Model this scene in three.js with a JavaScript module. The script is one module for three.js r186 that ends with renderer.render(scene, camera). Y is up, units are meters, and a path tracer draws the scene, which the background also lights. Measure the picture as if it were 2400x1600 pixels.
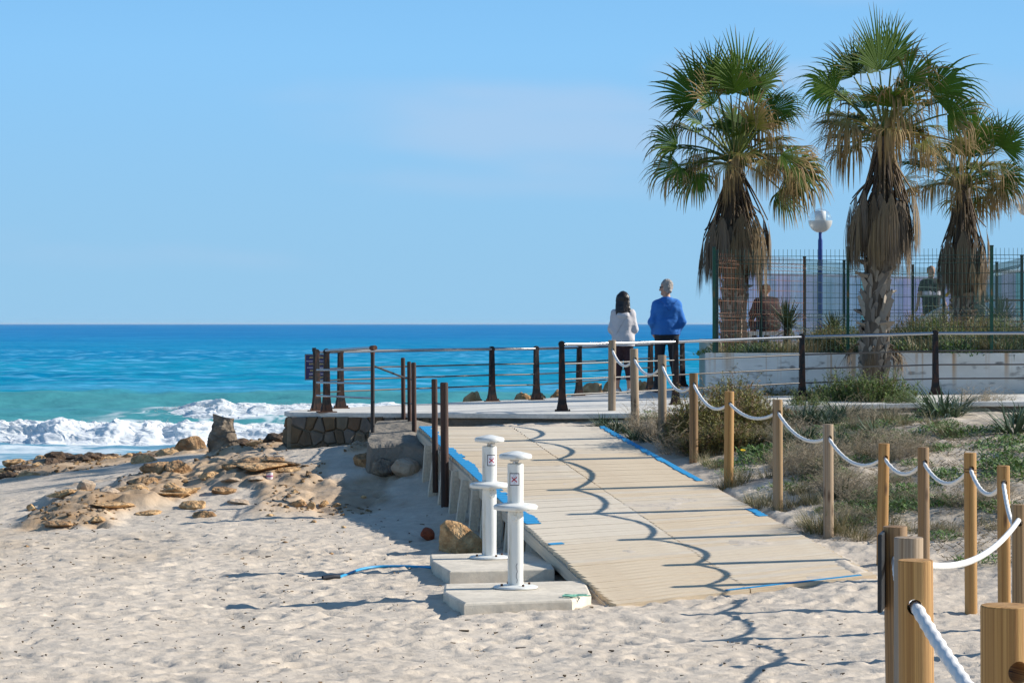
import * as THREE from 'three';
import { mergeGeometries, mergeVertices } from 'three/addons/utils/BufferGeometryUtils.js';
import { MarchingCubes } from 'three/addons/objects/MarchingCubes.js';
import { Brush, Evaluator, SUBTRACTION } from 'three-bvh-csg';

// ------------------------------------------------------------------ camera, sky, sun, exposure
const F = 6000, CX = 1200, HY = 759, EYE = 2.2;            // focal length in photo pixels, principal column, horizon row, eye height
const scene = new THREE.Scene();
const camera = new THREE.PerspectiveCamera(2 * Math.atan(800 / F) * 180 / Math.PI, 1024 / 682, 0.5, 60000);
camera.position.set(0, EYE, 0);
camera.rotation.x = -Math.atan((800 - HY) / F);
scene.add(camera);
const renderer = new THREE.WebGLRenderer({ antialias: true });
renderer.toneMapping = THREE.LinearToneMapping;
renderer.toneMappingExposure = 1.32;
renderer.shadowMap.enabled = true;

// ---- seeded noise
function hash(i, j = 0, k = 0) {
  let h = Math.imul(i | 0, 374761393) ^ Math.imul(j | 0, 668265263) ^ Math.imul(k | 0, 2147483647 - 95);
  h = Math.imul(h ^ (h >>> 13), 1274126177); h ^= h >>> 16;
  h = Math.imul(h, 2246822519); h ^= h >>> 13;
  return (h >>> 0) / 4294967296;
}
const sm = t => t * t * t * (t * (t * 6 - 15) + 10), lerp = (a, b, t) => a + (b - a) * t;
const clamp = (x, a = 0, b = 1) => Math.min(b, Math.max(a, x)), step01 = (a, b, x) => { const t = clamp((x - a) / (b - a)); return t * t * (3 - 2 * t); };
function n2(x, y, s = 0) {                                   // value noise -1..1
  const i = Math.floor(x), j = Math.floor(y), u = sm(x - i), v = sm(y - j);
  return 2 * lerp(lerp(hash(i, j, s), hash(i + 1, j, s), u), lerp(hash(i, j + 1, s), hash(i + 1, j + 1, s), u), v) - 1;
}
function f2(x, y, o = 4, s = 0) { let a = 1, t = 0, n = 0; for (let k = 0; k < o; k++) { t += a * n2(x, y, s + k * 17); n += a; a *= 0.5; x = x * 2.03 + 11.3; y = y * 2.03 + 7.7; } return t / n; }
function n3(x, y, z, s = 0) {
  const i = Math.floor(x), j = Math.floor(y), k = Math.floor(z), u = sm(x - i), v = sm(y - j), w = sm(z - k);
  const h = (a, b, c) => hash(i + a + (k + c) * 57, j + b, s + (k + c) * 131);
  return 2 * lerp(lerp(lerp(h(0, 0, 0), h(1, 0, 0), u), lerp(h(0, 1, 0), h(1, 1, 0), u), v), lerp(lerp(h(0, 0, 1), h(1, 0, 1), u), lerp(h(0, 1, 1), h(1, 1, 1), u), v), w) - 1;
}
function f3(x, y, z, o = 4, s = 0) { let a = 1, t = 0, n = 0; for (let k = 0; k < o; k++) { t += a * n3(x, y, z, s + k * 13); n += a; a *= 0.5; x = x * 2.03 + 3.1; y = y * 2.03 + 5.7; z = z * 2.03 + 1.9; } return t / n; }
function rng(seed) { let a = seed >>> 0; return () => { a = (a + 0x6D2B79F5) | 0; let t = Math.imul(a ^ (a >>> 15), 1 | a); t = (t + Math.imul(t ^ (t >>> 7), 61 | t)) ^ t; return ((t ^ (t >>> 14)) >>> 0) / 4294967296; }; }

// ---- sky: clear winter air, thin veils of cloud
{
  const W = 2048, H = 1024, data = new Float32Array(W * H * 4);
  const hor = [0.235, 0.44, 0.63], low = [0.188, 0.44, 0.745], zen = [0.047, 0.104, 0.237];
  for (let y = 0; y < H; y++) {
    const el = ((y + 0.5) / H - 0.5) * 180;
    for (let x = 0; x < W; x++) {
      const az = (x + 0.5) / W * 360, q = (y * W + x) * 4;
      const e = Math.max(el, 0), t1 = step01(0, 9, e), t2 = 1 - Math.exp(-Math.max(0, e - 6) / 17);
      const c = [0, 1, 2].map(k => lerp(lerp(hor[k], low[k], t1), zen[k], t2));
      if (el > 0) {
        const aa = az - 90, thin = f2(aa / 11 + 51.98, e / 1.15 + 95.12 + 0.03 * aa, 5, 5), wisp = f2(aa / 3.1 + 5, e / 0.5 + 3, 4, 9);
        const m = clamp(thin * 1.9 - 0.12 + 0.25 * wisp * clamp(thin * 2 + .4)) * 0.48 * step01(0.4, 2, e) * (1 - step01(25, 60, e)), cl = [0.365, 0.475, 0.635];
        for (let k = 0; k < 3; k++) c[k] = lerp(c[k], cl[k], m);
      }
      data[q] = c[0]; data[q + 1] = c[1]; data[q + 2] = c[2]; data[q + 3] = 1;
    }
  }
  const t = new THREE.DataTexture(data, W, H, THREE.RGBAFormat, THREE.FloatType);
  t.mapping = THREE.EquirectangularReflectionMapping; t.magFilter = THREE.LinearFilter; t.minFilter = THREE.LinearFilter; t.wrapS = THREE.RepeatWrapping; t.needsUpdate = true;
  scene.background = t; scene.environment = t;
}
const SUN_EL = 28 * Math.PI / 180, SUN_AZ = 10 * Math.PI / 180;   // from the right, a little beyond the scene
const sun = new THREE.DirectionalLight(new THREE.Color(1, 0.945, 0.86), 5.0);
const sunDir = new THREE.Vector3(Math.cos(SUN_EL) * Math.cos(SUN_AZ), Math.sin(SUN_EL), -Math.cos(SUN_EL) * Math.sin(SUN_AZ));
sun.target.position.set(0, 0, -27); sun.position.copy(sun.target.position).addScaledVector(sunDir, 60);
sun.castShadow = true; sun.shadow.mapSize.set(4096, 4096);
Object.assign(sun.shadow.camera, { left: -30, right: 30, top: 30, bottom: -30, near: 1, far: 140 });
scene.add(sun, sun.target);

// ------------------------------------------------------------------ helpers
const V = (x, y, z) => new THREE.Vector3(x, y, z);
const at = (px, py, d) => V((px - CX) / F * d, EYE - (py - HY) / F * d, -d);
const used = {};
function numbered(n) { const k = used[n] = (used[n] ?? -1) + 1; return k ? `${n}_${String(k).padStart(3, '0')}` : n; }
function tag(o, label, category, group) { o.userData = { ...o.userData, label, category }; if (group) o.userData.group = group; return o; }
function thing(name, label, category, pos, group) { const g = new THREE.Group(); g.name = numbered(name); if (pos) g.position.copy(pos); scene.add(g); return tag(g, label, category, group); }
function part(parent, name, geo, mat, pos) { const m = new THREE.Mesh(geo, mat); m.name = name; if (pos) m.position.copy(pos); parent.add(m); return m; }
function single(name, label, category, geo, mat, pos, group) { const m = new THREE.Mesh(geo, mat); m.name = numbered(name); if (pos) m.position.copy(pos); scene.add(m); return tag(m, label, category, group); }
function structure(name, geo, mat) { const m = new THREE.Mesh(geo, mat); m.name = numbered(name); m.userData.kind = 'structure'; scene.add(m); return m; }
function box(w, h, d, x = 0, y = 0, z = 0) { const g = new THREE.BoxGeometry(w, h, d); g.translate(x, y, z); return g; }
function rod(a, b, r, seg = 8, r2 = r) {                     // straight round bar from a to b
  const d = new THREE.Vector3().subVectors(b, a), L = d.length(), g = new THREE.CylinderGeometry(r2, r, L, seg);
  g.translate(0, L / 2, 0); g.applyQuaternion(new THREE.Quaternion().setFromUnitVectors(V(0, 1, 0), d.normalize())); g.translate(a.x, a.y, a.z); return g;
}
function tube(pts, r, seg = 40, rad = 8) { return new THREE.TubeGeometry(new THREE.CatmullRomCurve3(pts), seg, r, rad, false); }
class Mb {                                                   // triangle collector with vertex colours
  constructor() { this.p = []; this.c = []; this.i = []; }
  v(p, c) { this.p.push(p.x, p.y, p.z); this.c.push(c[0], c[1], c[2]); return this.p.length / 3 - 1; }
  tri(a, b, c) { this.i.push(a, b, c); }
  quad(a, b, c, d) { this.i.push(a, b, c, a, c, d); }
  geo() {
    const g = new THREE.BufferGeometry(); g.setAttribute('position', new THREE.Float32BufferAttribute(this.p, 3)); g.setAttribute('color', new THREE.Float32BufferAttribute(this.c, 3));
    g.setAttribute('uv', new THREE.Float32BufferAttribute(new Float32Array(this.p.length / 3 * 2), 2)); g.setIndex(this.i); g.computeVertexNormals(); return g;
  }
}
function dataTex(w, h, fn, srgb = true, rx = 1, ry = 1) {
  const d = new Uint8Array(w * h * 4);
  for (let y = 0; y < h; y++) for (let x = 0; x < w; x++) { const c = fn(x / w, y / h, x, y), q = (y * w + x) * 4; d[q] = clamp(c[0]) * 255; d[q + 1] = clamp(c[1]) * 255; d[q + 2] = clamp(c[2]) * 255; d[q + 3] = 255; }
  const t = new THREE.DataTexture(d, w, h); t.wrapS = t.wrapT = THREE.RepeatWrapping; t.magFilter = THREE.LinearFilter; t.minFilter = THREE.LinearMipmapLinearFilter; t.generateMipmaps = true;
  if (srgb) t.colorSpace = THREE.SRGBColorSpace; t.repeat.set(rx, ry); t.needsUpdate = true; return t;
}
function tileNoise(u, v, n, o, s) {                          // fbm that repeats over the unit square
  let a = 1, t = 0, z = 0;
  for (let k = 0; k < o; k++) {
    const x = u * n, y = v * n, i = Math.floor(x), j = Math.floor(y), fx = sm(x - i), fy = sm(y - j), w = q => ((q % n) + n) % n;
    t += a * (2 * lerp(lerp(hash(w(i), w(j), s + k), hash(w(i + 1), w(j), s + k), fx), lerp(hash(w(i), w(j + 1), s + k), hash(w(i + 1), w(j + 1), s + k), fx), fy) - 1); z += a; a *= 0.55; n *= 2;
  } return t / z;
}
const grey = x => [x, x, x], rgb = (r, g, b) => new THREE.Color().setRGB(r, g, b);
const M = (color, roughness = 0.8, extra = {}) => new THREE.MeshStandardMaterial({ color: Array.isArray(color) ? rgb(...color) : color, roughness, ...extra });
const P = (o) => new THREE.MeshPhysicalMaterial(o);

// ---- shared relief and colour maps
const grainBump = dataTex(512, 512, (u, v) => grey(0.5 + 0.35 * tileNoise(u, v, 8, 6, 3) + 0.15 * (hash(u * 512, v * 512, 9) - 0.5)), false);
const roughBump = dataTex(512, 512, (u, v) => grey(0.5 + 0.5 * tileNoise(u, v, 6, 6, 21)), false);
const concreteMap = dataTex(512, 512, (u, v) => { const a = tileNoise(u, v, 4, 6, 31), b = tileNoise(u, v, 32, 3, 35); const k = 0.87 + 0.11 * a + 0.05 * b; return [k, k * 0.985, k * 0.95]; });

// ------------------------------------------------------------------ terrain
const RAMP = { L0: [-1.10, 30.1], L1: [0.79, 19.8], R0: [1.09, 30.1], R1: [2.98, 21.0] };
const rampY = d => 0.03 + 0.0935 * (d - 19.8);
const rampL = d => lerp(RAMP.L1[0], RAMP.L0[0], (d - 19.8) / 10.3), rampR = d => lerp(2.98, 1.09, (d - 21.0) / 9.1);
const POSTS = [[1435, 797, 31.6, 1.10], [1486, 817, 30.4, 0.862], [1552, 832, 29.2, 0.86], [1626, 874, 27.7, 0.704], [1710, 917, 25.7, 0.594], [1823, 936, 24.3, 0.426], [1942, 994, 22.94, 0.292], [2073, 1039, 21.74, 0.167], [2165, 1048, 20.85, 0.06], [2275, 1061, 19.6, -0.03], [2353, 1091, 18.3, 0.02], [2390, 1182, 16.8, 0.06]];
const ctrl = [
  [0, 0, .55], [-8, 0, .45], [8, 0, .7], [1.5, 8, .42], [-5, 8, .22], [5, 9, .5], [-20, 5, .4], [20, 5, .9], [0, -12, .7],
  [-9, 15.5, 0], [-5, 15.5, 0], [-2, 15.5, 0], [0, 15.5, 0], [2, 15.5, .01], [5.5, 15.5, .25], [9, 16, .5], [-20, 16, 0],
  [-8, 21, 0], [-4, 21, 0], [-1.2, 21, 0], [.1, 20.3, 0], [-.7, 23.3, 0.02], [.2, 18.8, 0], [1.5, 19, 0], [2.8, 18.6, 0],
  [.9, 21.2, .03], [2, 21.2, .05], [.5, 24, .1], [1.4, 24, .2], [0, 27, .25], [1, 27, .4], [0.2, 30.4, .9], [.7, 30.6, .92], [-.6, 30.6, .9], [1.5, 20.0, .02], [2.1, 20.3, .06], [2.8, 20.75, .11], [3.0, 20.2, .09], [2.4, 19.6, .04],
  [2.45, 23.8, .38], [2.0, 26, .56], [1.6, 28, .74], [1.25, 30, .92], [1.4, 31, 1.02],
  [-.75, 27.6, .25], [-.58, 26.7, .157], [-1.2, 30.3, .66], [-.3, 24.6, .05], [-1.3, 28.3, .2], [-1.5, 27, .12], [-2, 28, .2], [-2, 25, .05], [-2.65, 31.1, .66], [-1.7, 30.3, .66], [-2.0, 29.3, .42], [-2.9, 29.5, .4],
  [-3.73, 33, .51], [-3.2, 32, .55], [-4.07, 30.5, .36], [-4.5, 28.5, .153], [-4.9, 27.5, .06], [-3.2, 27, .1],
  [-6.05, 33, .05], [-5.4, 36, .12], [-4.56, 37, .28], [-8, 30, 0], [-7, 40.5, -.08], [-9, 41, -.28], [-9.6, 45.5, -.56], [-8.3, 45, -.36], [-7.2, 45, -.17], [-5.3, 45, .0], [-3.9, 45.5, .12], [-9.5, 53, -1.4], [-7.4, 48.2, -.75], [-5.4, 49, -.7], [-4, 50.5, -.65], [-5, 56, -1.6], [-3, 45, .14], [-3, 51.5, -.6], [-3, 60, -1.6], [0, 45, .15], [0, 52, -.5], [0, 60, -1.4], [-25, 44, -.6], [-25, 56, -1.6], [-20, 30, -.05], [-2.5, 36, .2], [-2.4, 33.5, .35],
  [3.5, 60, -.8], [2.5, 50, -.2], [2.2, 44, .3], [5, 41, 1.1], [8, 50, 1.2], [8, 66, 1.0], [20, 40, 1.4], [20, 60, 1.2],
  [4, 32.7, 1.06], [6.5, 32.8, 1.07], [10, 32.8, 1.08], [2.6, 32, 1.08], [5, 29.6, 1.1], [7, 30.4, 1.12], [6, 25, .85], [5.2, 22.4, .42], [4.0, 28.6, 1.0], [3.2, 27, .78], [4.2, 24.5, .62], [8, 22, .75], [12, 26, 1.2], [4.2, 20.4, .14], [5, 18.6, .22], [4.4, 17, .16], [7, 28, 1.1],
  ...POSTS.map(p => [(p[0] - CX) / F * p[2], p[2], p[3]]),
];
const tps = (() => {                                          // smooth sheet through the measured heights
  const n = ctrl.length, N = n + 3, A = [], b = [];
  const U = r2 => r2 < 1e-9 ? 0 : 0.5 * r2 * Math.log(r2);
  for (let i = 0; i < n; i++) { const row = new Float64Array(N); for (let j = 0; j < n; j++) row[j] = U((ctrl[i][0] - ctrl[j][0]) ** 2 + (ctrl[i][1] - ctrl[j][1]) ** 2); row[i] += 0.25; row[n] = 1; row[n + 1] = ctrl[i][0]; row[n + 2] = ctrl[i][1]; A.push(row); b.push(ctrl[i][2]); }
  for (let k = 0; k < 3; k++) { const row = new Float64Array(N); for (let j = 0; j < n; j++) row[j] = k ? ctrl[j][k - 1] : 1; A.push(row); b.push(0); }
  for (let c = 0; c < N; c++) { let p = c; for (let r = c + 1; r < N; r++) if (Math.abs(A[r][c]) > Math.abs(A[p][c])) p = r; [A[c], A[p]] = [A[p], A[c]]; [b[c], b[p]] = [b[p], b[c]]; for (let r = c + 1; r < N; r++) { const f = A[r][c] / A[c][c]; if (f) { for (let k = c; k < N; k++) A[r][k] -= f * A[c][k]; b[r] -= f * b[c]; } } }
  const w = new Float64Array(N); for (let c = N - 1; c >= 0; c--) { let s = b[c]; for (let k = c + 1; k < N; k++) s -= A[c][k] * w[k]; w[c] = s / A[c][c]; }
  return (x, d) => { let s = w[n] + w[n + 1] * x + w[n + 2] * d; for (let j = 0; j < n; j++) s += w[j] * U((x - ctrl[j][0]) ** 2 + (d - ctrl[j][1]) ** 2); return s; };
})();
function rockMask(x, d) { if (d < 25.5 || x < -60 || x > 3) return 0;                                    // where the sandstone comes through the sand
  const ridgeX = lerp(-4.9, -3.0, clamp((d - 27.4) / 5.6)), w = lerp(0.75, 1.0, clamp((d - 27) / 5));
  let m = step01(0.2, 0.75, 1.15 - Math.abs(x - ridgeX) / (w * 1.35) + 0.55 * f2(x * 1.3, d * 0.7, 4, 41)) * step01(26.4, 27.8, d + 0.8 * n2(x * 2, d * 2, 6)) * (1 - step01(34, 36, d));
  const shelf = step01(36.5, 39, d + 2.2 * f2(x * 0.6, d * 0.4, 3, 43));
  m = Math.max(m, shelf * (x < 2.5 ? 1 : 0), step01(-.05, .3, f2(x * 0.9, d * 0.6, 4, 47) + .32 - Math.abs(x + 2.5) * .22) * step01(26.8, 28.2, d) * (1 - step01(33, 35, d)) * step01(-0.9, -1.4, x) * 0.85);
  return clamp(m);
}
function vegMask(x, d) { if (x < 0.5 || d < 19 || d > 34) return 0; return step01(0.2, 0.9, (x - rampR(d) - 0.15) + 0.5 * n2(x, d, 3)) * step01(20.3, 22, d - Math.max(0, x - 4) * -0.25 + .6 * n2(x * .8, d * .8, 8)) * (d < 34 ? 1 : 0); }
function hBase(x, d) {
  let y = clamp(tps(x, d), -3, 1.9);
  if (d > 60) y = lerp(y, x > 0.095 * d ? 1 : -3, step01(60, 64, d));
  if (x < -30) y = lerp(y, d > 46 ? -2 : 0, step01(30, 60, -x));
  return y;
}
function feet(x, d, cell, seed) {                             // trodden hollows
  const i = Math.floor(x / cell), j = Math.floor(d / cell); let s = 0;
  for (let a = -1; a <= 1; a++) for (let b = -1; b <= 1; b++) {
    const h1 = hash(i + a, j + b, seed), h2 = hash(i + a, j + b, seed + 1), h3 = hash(i + a, j + b, seed + 2), h4 = hash(i + a, j + b, seed + 3);
    if (h4 < 0.18) continue;
    const dx = x - (i + a + h1) * cell, dy = d - (j + b + h2) * cell, an = h3 * Math.PI, c = Math.cos(an), sn = Math.sin(an);
    const u = (dx * c + dy * sn) / (cell * 0.42), v = (-dx * sn + dy * c) / (cell * 0.23), r = Math.sqrt(u * u + v * v);
    if (r < 1.9) s += (r < 1 ? -(1 - r * r) * (1 - r * r * 0.3) : 0.34 * Math.sin((r - 1) / 0.9 * Math.PI)) * (0.45 + 0.75 * h4);
  } return s;
}
function crack(x, d, cell, seed) {                            // distance-to-edge of jointed blocks
  const i = Math.floor(x / cell), j = Math.floor(d / cell); let a = 9, b = 9;
  for (let u = -1; u <= 1; u++) for (let v = -1; v <= 1; v++) { const q = Math.hypot(x / cell - (i + u + hash(i + u, j + v, seed)), d / cell - (j + v + hash(i + u, j + v, seed + 1))); if (q < a) { b = a; a = q; } else if (q < b) b = q; }
  return b - a;
}
function hFull(x, d, y0 = hBase(x, d)) {
  const r = rockMask(x, d), veg = vegMask(x, d), shelf = step01(38, 42, d) * (x < 3 ? 1 : 0);
  let y = y0, inRamp = d > 19.8 && d < 30.2 && d > 19.9 + (x - 0.79) * 0.548 ? step01(-0.02, 0.12, x - rampL(d)) * step01(-0.12, 0.06, rampR(d) - x) : 0;
  const soft = 1 - r, detail = 1 - inRamp;
  if (d < 36 && d > 12 && Math.abs(x) < 14) y += soft * detail * (1 - 0.6 * veg) * (0.030 * feet(x, d, 0.34, 100) * clamp(0.75 + 0.8 * f2(x * 0.5, d * 0.5, 2, 73)) + 0.021 * feet(x + 3.3, d + 1.7, 0.17, 200) + 0.028 * f2(x * 1.4, d * 1.4, 5, 71)) * (d > 26 ? 0.55 : 1);
  if (veg) y += veg * 0.07 * f2(x * 1.7, d * 1.7, 4, 77) * (1 - step01(31, 32.4, d));
  if (r > 0) {
    const q = x * 0.9 + d * 0.25, w = d * 0.8 - x * 0.3, s = 0.34 * f2(q * 0.55, w * 0.42, 3, 51) + 0.16 * f2(q * 1.5 + 3, w * 1.2, 4, 53) + 0.02 * n2(x * 8, d * 7, 55), st = 0.075, e = s / st, fl = Math.floor(e), fr = e - fl;   // strata: flat treads, broken risers
    let k = (fl + step01(0.0, 0.22, fr) * 0.8 + fr * 0.2) * st - 0.02 + 0.035 * f2(x * 5, d * 4.5, 4, 57) + 0.02 * n2(x * 14, d * 12, 63); k -= 0.06 * (1 - step01(0, 0.14, crack(x + 0.15 * n2(x * 3, d * 3, 65), d * 0.7, 0.75, 301)));
    y += r * k * lerp(0.62, 0.55, step01(34.5, 37, d));
  }
  if (inRamp > 0) { // stays under the boards except where sand has drifted over them
    const t = (x - rampL(d)) / (rampR(d) - rampL(d));
    const drift = step01(0.25, 0.75, (23.2 - d) * 0.16 + (t - 0.86) * 3.2 + 0.75 * f2(x * 1.3, d * 1.3, 4, 81)) * step01(0.45, 0.8, t), film = rampY(d) - 0.013 + 0.024 * clamp(f2(x * 1.9 + 3, d * 2.4, 5, 85) + (23 - d) * 0.03, -0.6, 0.75) * step01(0.05, 0.3, t) + 0.0035 * n2(x * 12, d * 12, 87) + 0.0025 * n2(x * 23, d * 23, 89);
    y = lerp(y, lerp(Math.min(y, rampY(d) - 0.13), rampY(d) + 0.010 + 0.006 * n2(x * 4, d * 4, 83) + 0.008 * feet(x, d, 0.36, 100), drift), inRamp); if (inRamp > 0.99) y = Math.max(y, film);
  }
  return y;
}
function ground(px, py, d0 = 14, d1 = 60) {                   // where the sight line of a photo pixel meets the ground
  const kx = (px - CX) / F, ky = (py - HY) / F;
  for (let d = d0; d < d1; d += 0.05) if (EYE - ky * d <= hBase(kx * d, d)) return V(kx * d, hFull(kx * d, d), -d);
  return V(kx * d1, hBase(kx * d1, d1), -d1);
}
const sandBump = dataTex(512, 512, (u, v) => grey(0.5 + 0.4 * tileNoise(u, v, 10, 6, 5) + 0.1 * (hash(u * 512, v * 512, 4) - 0.5)), false);
const sandMat = M([1, 1, 1], 0.95, { vertexColors: true, bumpMap: sandBump, bumpScale: 0.02, map: dataTex(512, 512, (u, v) => { const k = 0.93 + 0.07 * tileNoise(u, v, 12, 5, 8) + 0.10 * (hash(u * 512, v * 512, 14) - 0.5); return [k, k * 0.995, k * 0.985]; }) });
{
  const xs = [], ds = [];
  for (let x = -90; x < -12; x += 6) xs.push(x); for (let x = -12; x < -6; x += 0.16) xs.push(x); for (let x = -6; x < 6; x += 0.045) xs.push(x); for (let x = 6; x < 12; x += 0.16) xs.push(x); for (let x = 12; x <= 90; x += 6) xs.push(x);
  for (let d = -60; d < 2; d += 5) ds.push(d); for (let d = 2; d < 13.5; d += 0.25) ds.push(d); for (let d = 13.5; d < 27; d += 0.042) ds.push(d); for (let d = 27; d < 35; d += 0.045) ds.push(d); for (let d = 35; d < 60; d += 0.13) ds.push(d); for (let d = 60; d <= 140; d += 4) ds.push(d);
  const nx = xs.length, nd = ds.length, pos = new Float32Array(nx * nd * 3), col = new Float32Array(nx * nd * 3), uv = new Float32Array(nx * nd * 2), idx = [];
  for (let j = 0; j < nd; j++) for (let i = 0; i < nx; i++) {
    const x = xs[i], d = ds[j], q = j * nx + i, y0 = hBase(x, d), y = hFull(x, d, y0), r = rockMask(x, d), veg = vegMask(x, d);
    pos.set([x, y, -d], q * 3); uv.set([x / 1.3, d / 1.3], q * 2);
    const a = f2(x * 0.7, d * 0.7, 4, 91), b = n2(x * 7, d * 7, 93), pat = f2(x * 2.1, d * 1.2, 4, 95);
    let c = [0.69 + 0.03 * a, 0.595 + 0.03 * a, 0.485 + 0.028 * a];
    const mud = step01(0.05, 0.5, f2(x * .5, d * .35, 3, 99) - Math.abs(d - 25) * 0.12 + .3) * (x < 0.5 && d > 22 ? 1 : 0) * 0.5;   // trodden, dirtier sand under the platform
    c = [lerp(c[0], 0.50, mud), lerp(c[1], 0.39, mud), lerp(c[2], 0.27, mud)];
    const litter = veg * clamp(0.35 + 0.8 * f2(x * 3, d * 3, 4, 97) + 0.3 * b) * 0.75;
    c = [lerp(c[0], 0.30, litter), lerp(c[1], 0.235, litter), lerp(c[2], 0.15, litter)];
    if (r > 0) {
      const wet = step01(-0.22, -0.45, y) * (d > 38 ? 1 : 0), t = clamp(0.5 + pat * 0.9 + 0.3 * b + 0.35 * n2(x * 15, d * 13, 117)), pale = clamp(f2(x * 1.1, d * .9, 3, 111) * 1.6 + .1);
      let k = [lerp(0.36, 0.62, t), lerp(0.235, 0.45, t), lerp(0.13, 0.29, t)];
      k = [lerp(k[0], .56, pale * .7), lerp(k[1], .46, pale * .7), lerp(k[2], .36, pale * .7)];
      const dark = Math.max(wet, step01(0.15, 0.5, f2(x * 1.7, d * 1.1, 4, 113)) * 0.65 * step01(38, 42, d));
      k = [lerp(k[0], 0.085, dark), lerp(k[1], 0.065, dark), lerp(k[2], 0.05, dark)];
      c = [lerp(c[0], k[0], r), lerp(c[1], k[1], r), lerp(c[2], k[2], r)];
    }
    col.set(c, q * 3);
  }
  for (let j = 0; j < nd - 1; j++) for (let i = 0; i < nx - 1; i++) { const a = j * nx + i, b = a + 1, c = a + nx, e = c + 1; idx.push(a, b, e, a, e, c); }
  const g = new THREE.BufferGeometry(); g.setAttribute('position', new THREE.BufferAttribute(pos, 3)); g.setAttribute('color', new THREE.BufferAttribute(col, 3)); g.setAttribute('uv', new THREE.BufferAttribute(uv, 2)); g.setIndex(idx); g.computeVertexNormals();
  structure('beach_sand', g, sandMat);
}

// ------------------------------------------------------------------ sea
const SEA = -0.5;
const crest1 = x => 60.5 + 0.9 * n2(x * 0.16, 3, 5) + 0.05 * x, crest2 = x => 73.5 + 0.8 * n2(x * 0.15, 7, 6) - 0.05 * x, crest3 = x => 85 + 1.2 * n2(x * 0.09, 2, 8);
const swell = (d, c, A, back, front) => { const t = d - c; return A * Math.exp(-((t / (t > 0 ? back : front)) ** 2)); };
const amp1 = x => 0.20 * step01(-40, -12, x) * (1 - 0.35 * step01(-3, 4, x)), amp2 = x => 0.27 * (0.5 + 0.5 * step01(-12, -8, x));
function seaH(x, d) {
  let y = SEA + swell(d, crest1(x), amp1(x), 3.2, 1.5) + swell(d, crest2(x), amp2(x), 4, 1.9) + swell(d, crest3(x), 0.44, 7, 2.8) + swell(d, crest3(x * 0.7 + 20) + 34, 0.42, 9, 6) + swell(d, crest3(x * 0.5 - 30) + 78, 0.4, 12, 9);
  const near = step01(44, 60, d), far = 1 - step01(400, 900, d);
  y += far * (lerp(0.02, 0.10, near) * f2(x * 0.45, d * 0.8, 3, 131) + lerp(0.012, 0.05, near) * f2(x * 1.5 + 4, d * 2.3, 2, 135)) + step01(90, 200, d) * far * 0.12 * f2(x * 0.12, d * 0.16, 3, 139);
  return y;
}
const lin = c => { const k = new THREE.Color(c); return [k.r, k.g, k.b]; };
const DEEP = [0.0, 0.175, 0.42], MIDW = [0.0, 0.225, 0.43], TURQ = [0.002, 0.275, 0.43], GREEN = [0.075, 0.30, 0.32];
function seaBody(x, d) {                                      // suspended sand inshore, clear deep water outside, plus painted sky sheen and backlight
  const w = d * (1 + 0.10 * f2(x * 0.05, d * 0.02, 3, 141));
  let c = DEEP.slice(); const mix = (k, t) => { for (let q = 0; q < 3; q++) c[q] = lerp(c[q], k[q], t); };
  mix(MIDW, 1 - step01(260, 600, w)); mix(TURQ, 1 - step01(120, 230, w)); mix([0.14, 0.38, 0.56], clamp(0.5 + f2(x * 0.12, d * 0.25, 3, 147)) * step01(84, 88, d) * (1 - step01(98, 116, d)) * 0.85); mix(GREEN, (1 - step01(-1.2, 1.1, d - crest3(x) + 0.9 * f2(x * 0.5, d * 0.8, 3, 159))) * 0.92); if (d < 80) mix([0.05, 0.25, 0.33], clamp(0.5 + f2(x * 0.15, d * 0.4, 3, 157)) * step01(74, 77, d) * 0.6); mix([0.15, 0.33, 0.46], (1 - step01(57, 62, w)) * 0.85); mix([0.16, 0.26, 0.27], (1 - step01(46, 52, w)) * 0.7);  // paints sky sheen pale behind the swell crest, backlit green on its face
  const st = f2(x * 0.035 + 3, Math.log(d) * 34, 4, 143); mix(st > 0 ? [0.05, 0.36, 0.58] : [0.0, 0.13, 0.34], clamp(Math.abs(st) * 0.5) * step01(80, 120, d));  // light and dark streaks painted for sky mirrored by flatter water
  if (d < 262) { const fl = f2(x * 0.5, d * 1.1, 3, 149); mix([0.14, 0.46, 0.70], clamp(fl * 2.6 - 0.3) * step01(88, 104, d) * 0.7); const f3_ = f2(x * 0.22 + 7, d * 0.9, 4, 153); mix([0.0, 0.15, 0.34], clamp(f3_ * 2 - .2) * step01(86, 100, d) * 0.5); }  // finer painted streaks of the same sky reflection
  return c;
}
function foamAmount(x, d) {
  const web = 1 - Math.abs(f2(x * 0.75 + 0.5 * n2(x, d, 3), d * 0.5, 4, 151)) * 5.2, web2 = 1 - Math.abs(f2(x * 0.4, d * 0.22, 4, 155)) * 6;
  if (d > 98) return 0;
  let f = 0; const t1 = d - crest1(x), t2 = d - crest2(x);
  f = Math.max(f, step01(-16, -1, t1) * (t1 < 0.5 ? 1 : 0) * clamp(web * 0.9 + 0.22 + 0.3 * n2(x * .4, d * .3, 8)));        // wash in front of the breaker
  f = Math.max(f, (t1 > 0 && t1 < 12 ? (1 - t1 / 12) : 0) * clamp(web2 * 1.1));                                            // streaks it leaves behind
  const on2 = step01(-12.5, -10.5, x); f = Math.max(f, on2 * (t2 > -10 && t2 < 0 ? 1 : 0) * clamp(web * 0.8 + 0.15), (t2 > 0 && t2 < 7 ? 1 - t2 / 7 : 0) * on2 * clamp(web2));
  f = Math.max(f, step01(46, 49, d) * (1 - step01(50, 54, d)) * clamp(web2 * 0.8));
  return f;
}
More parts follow.
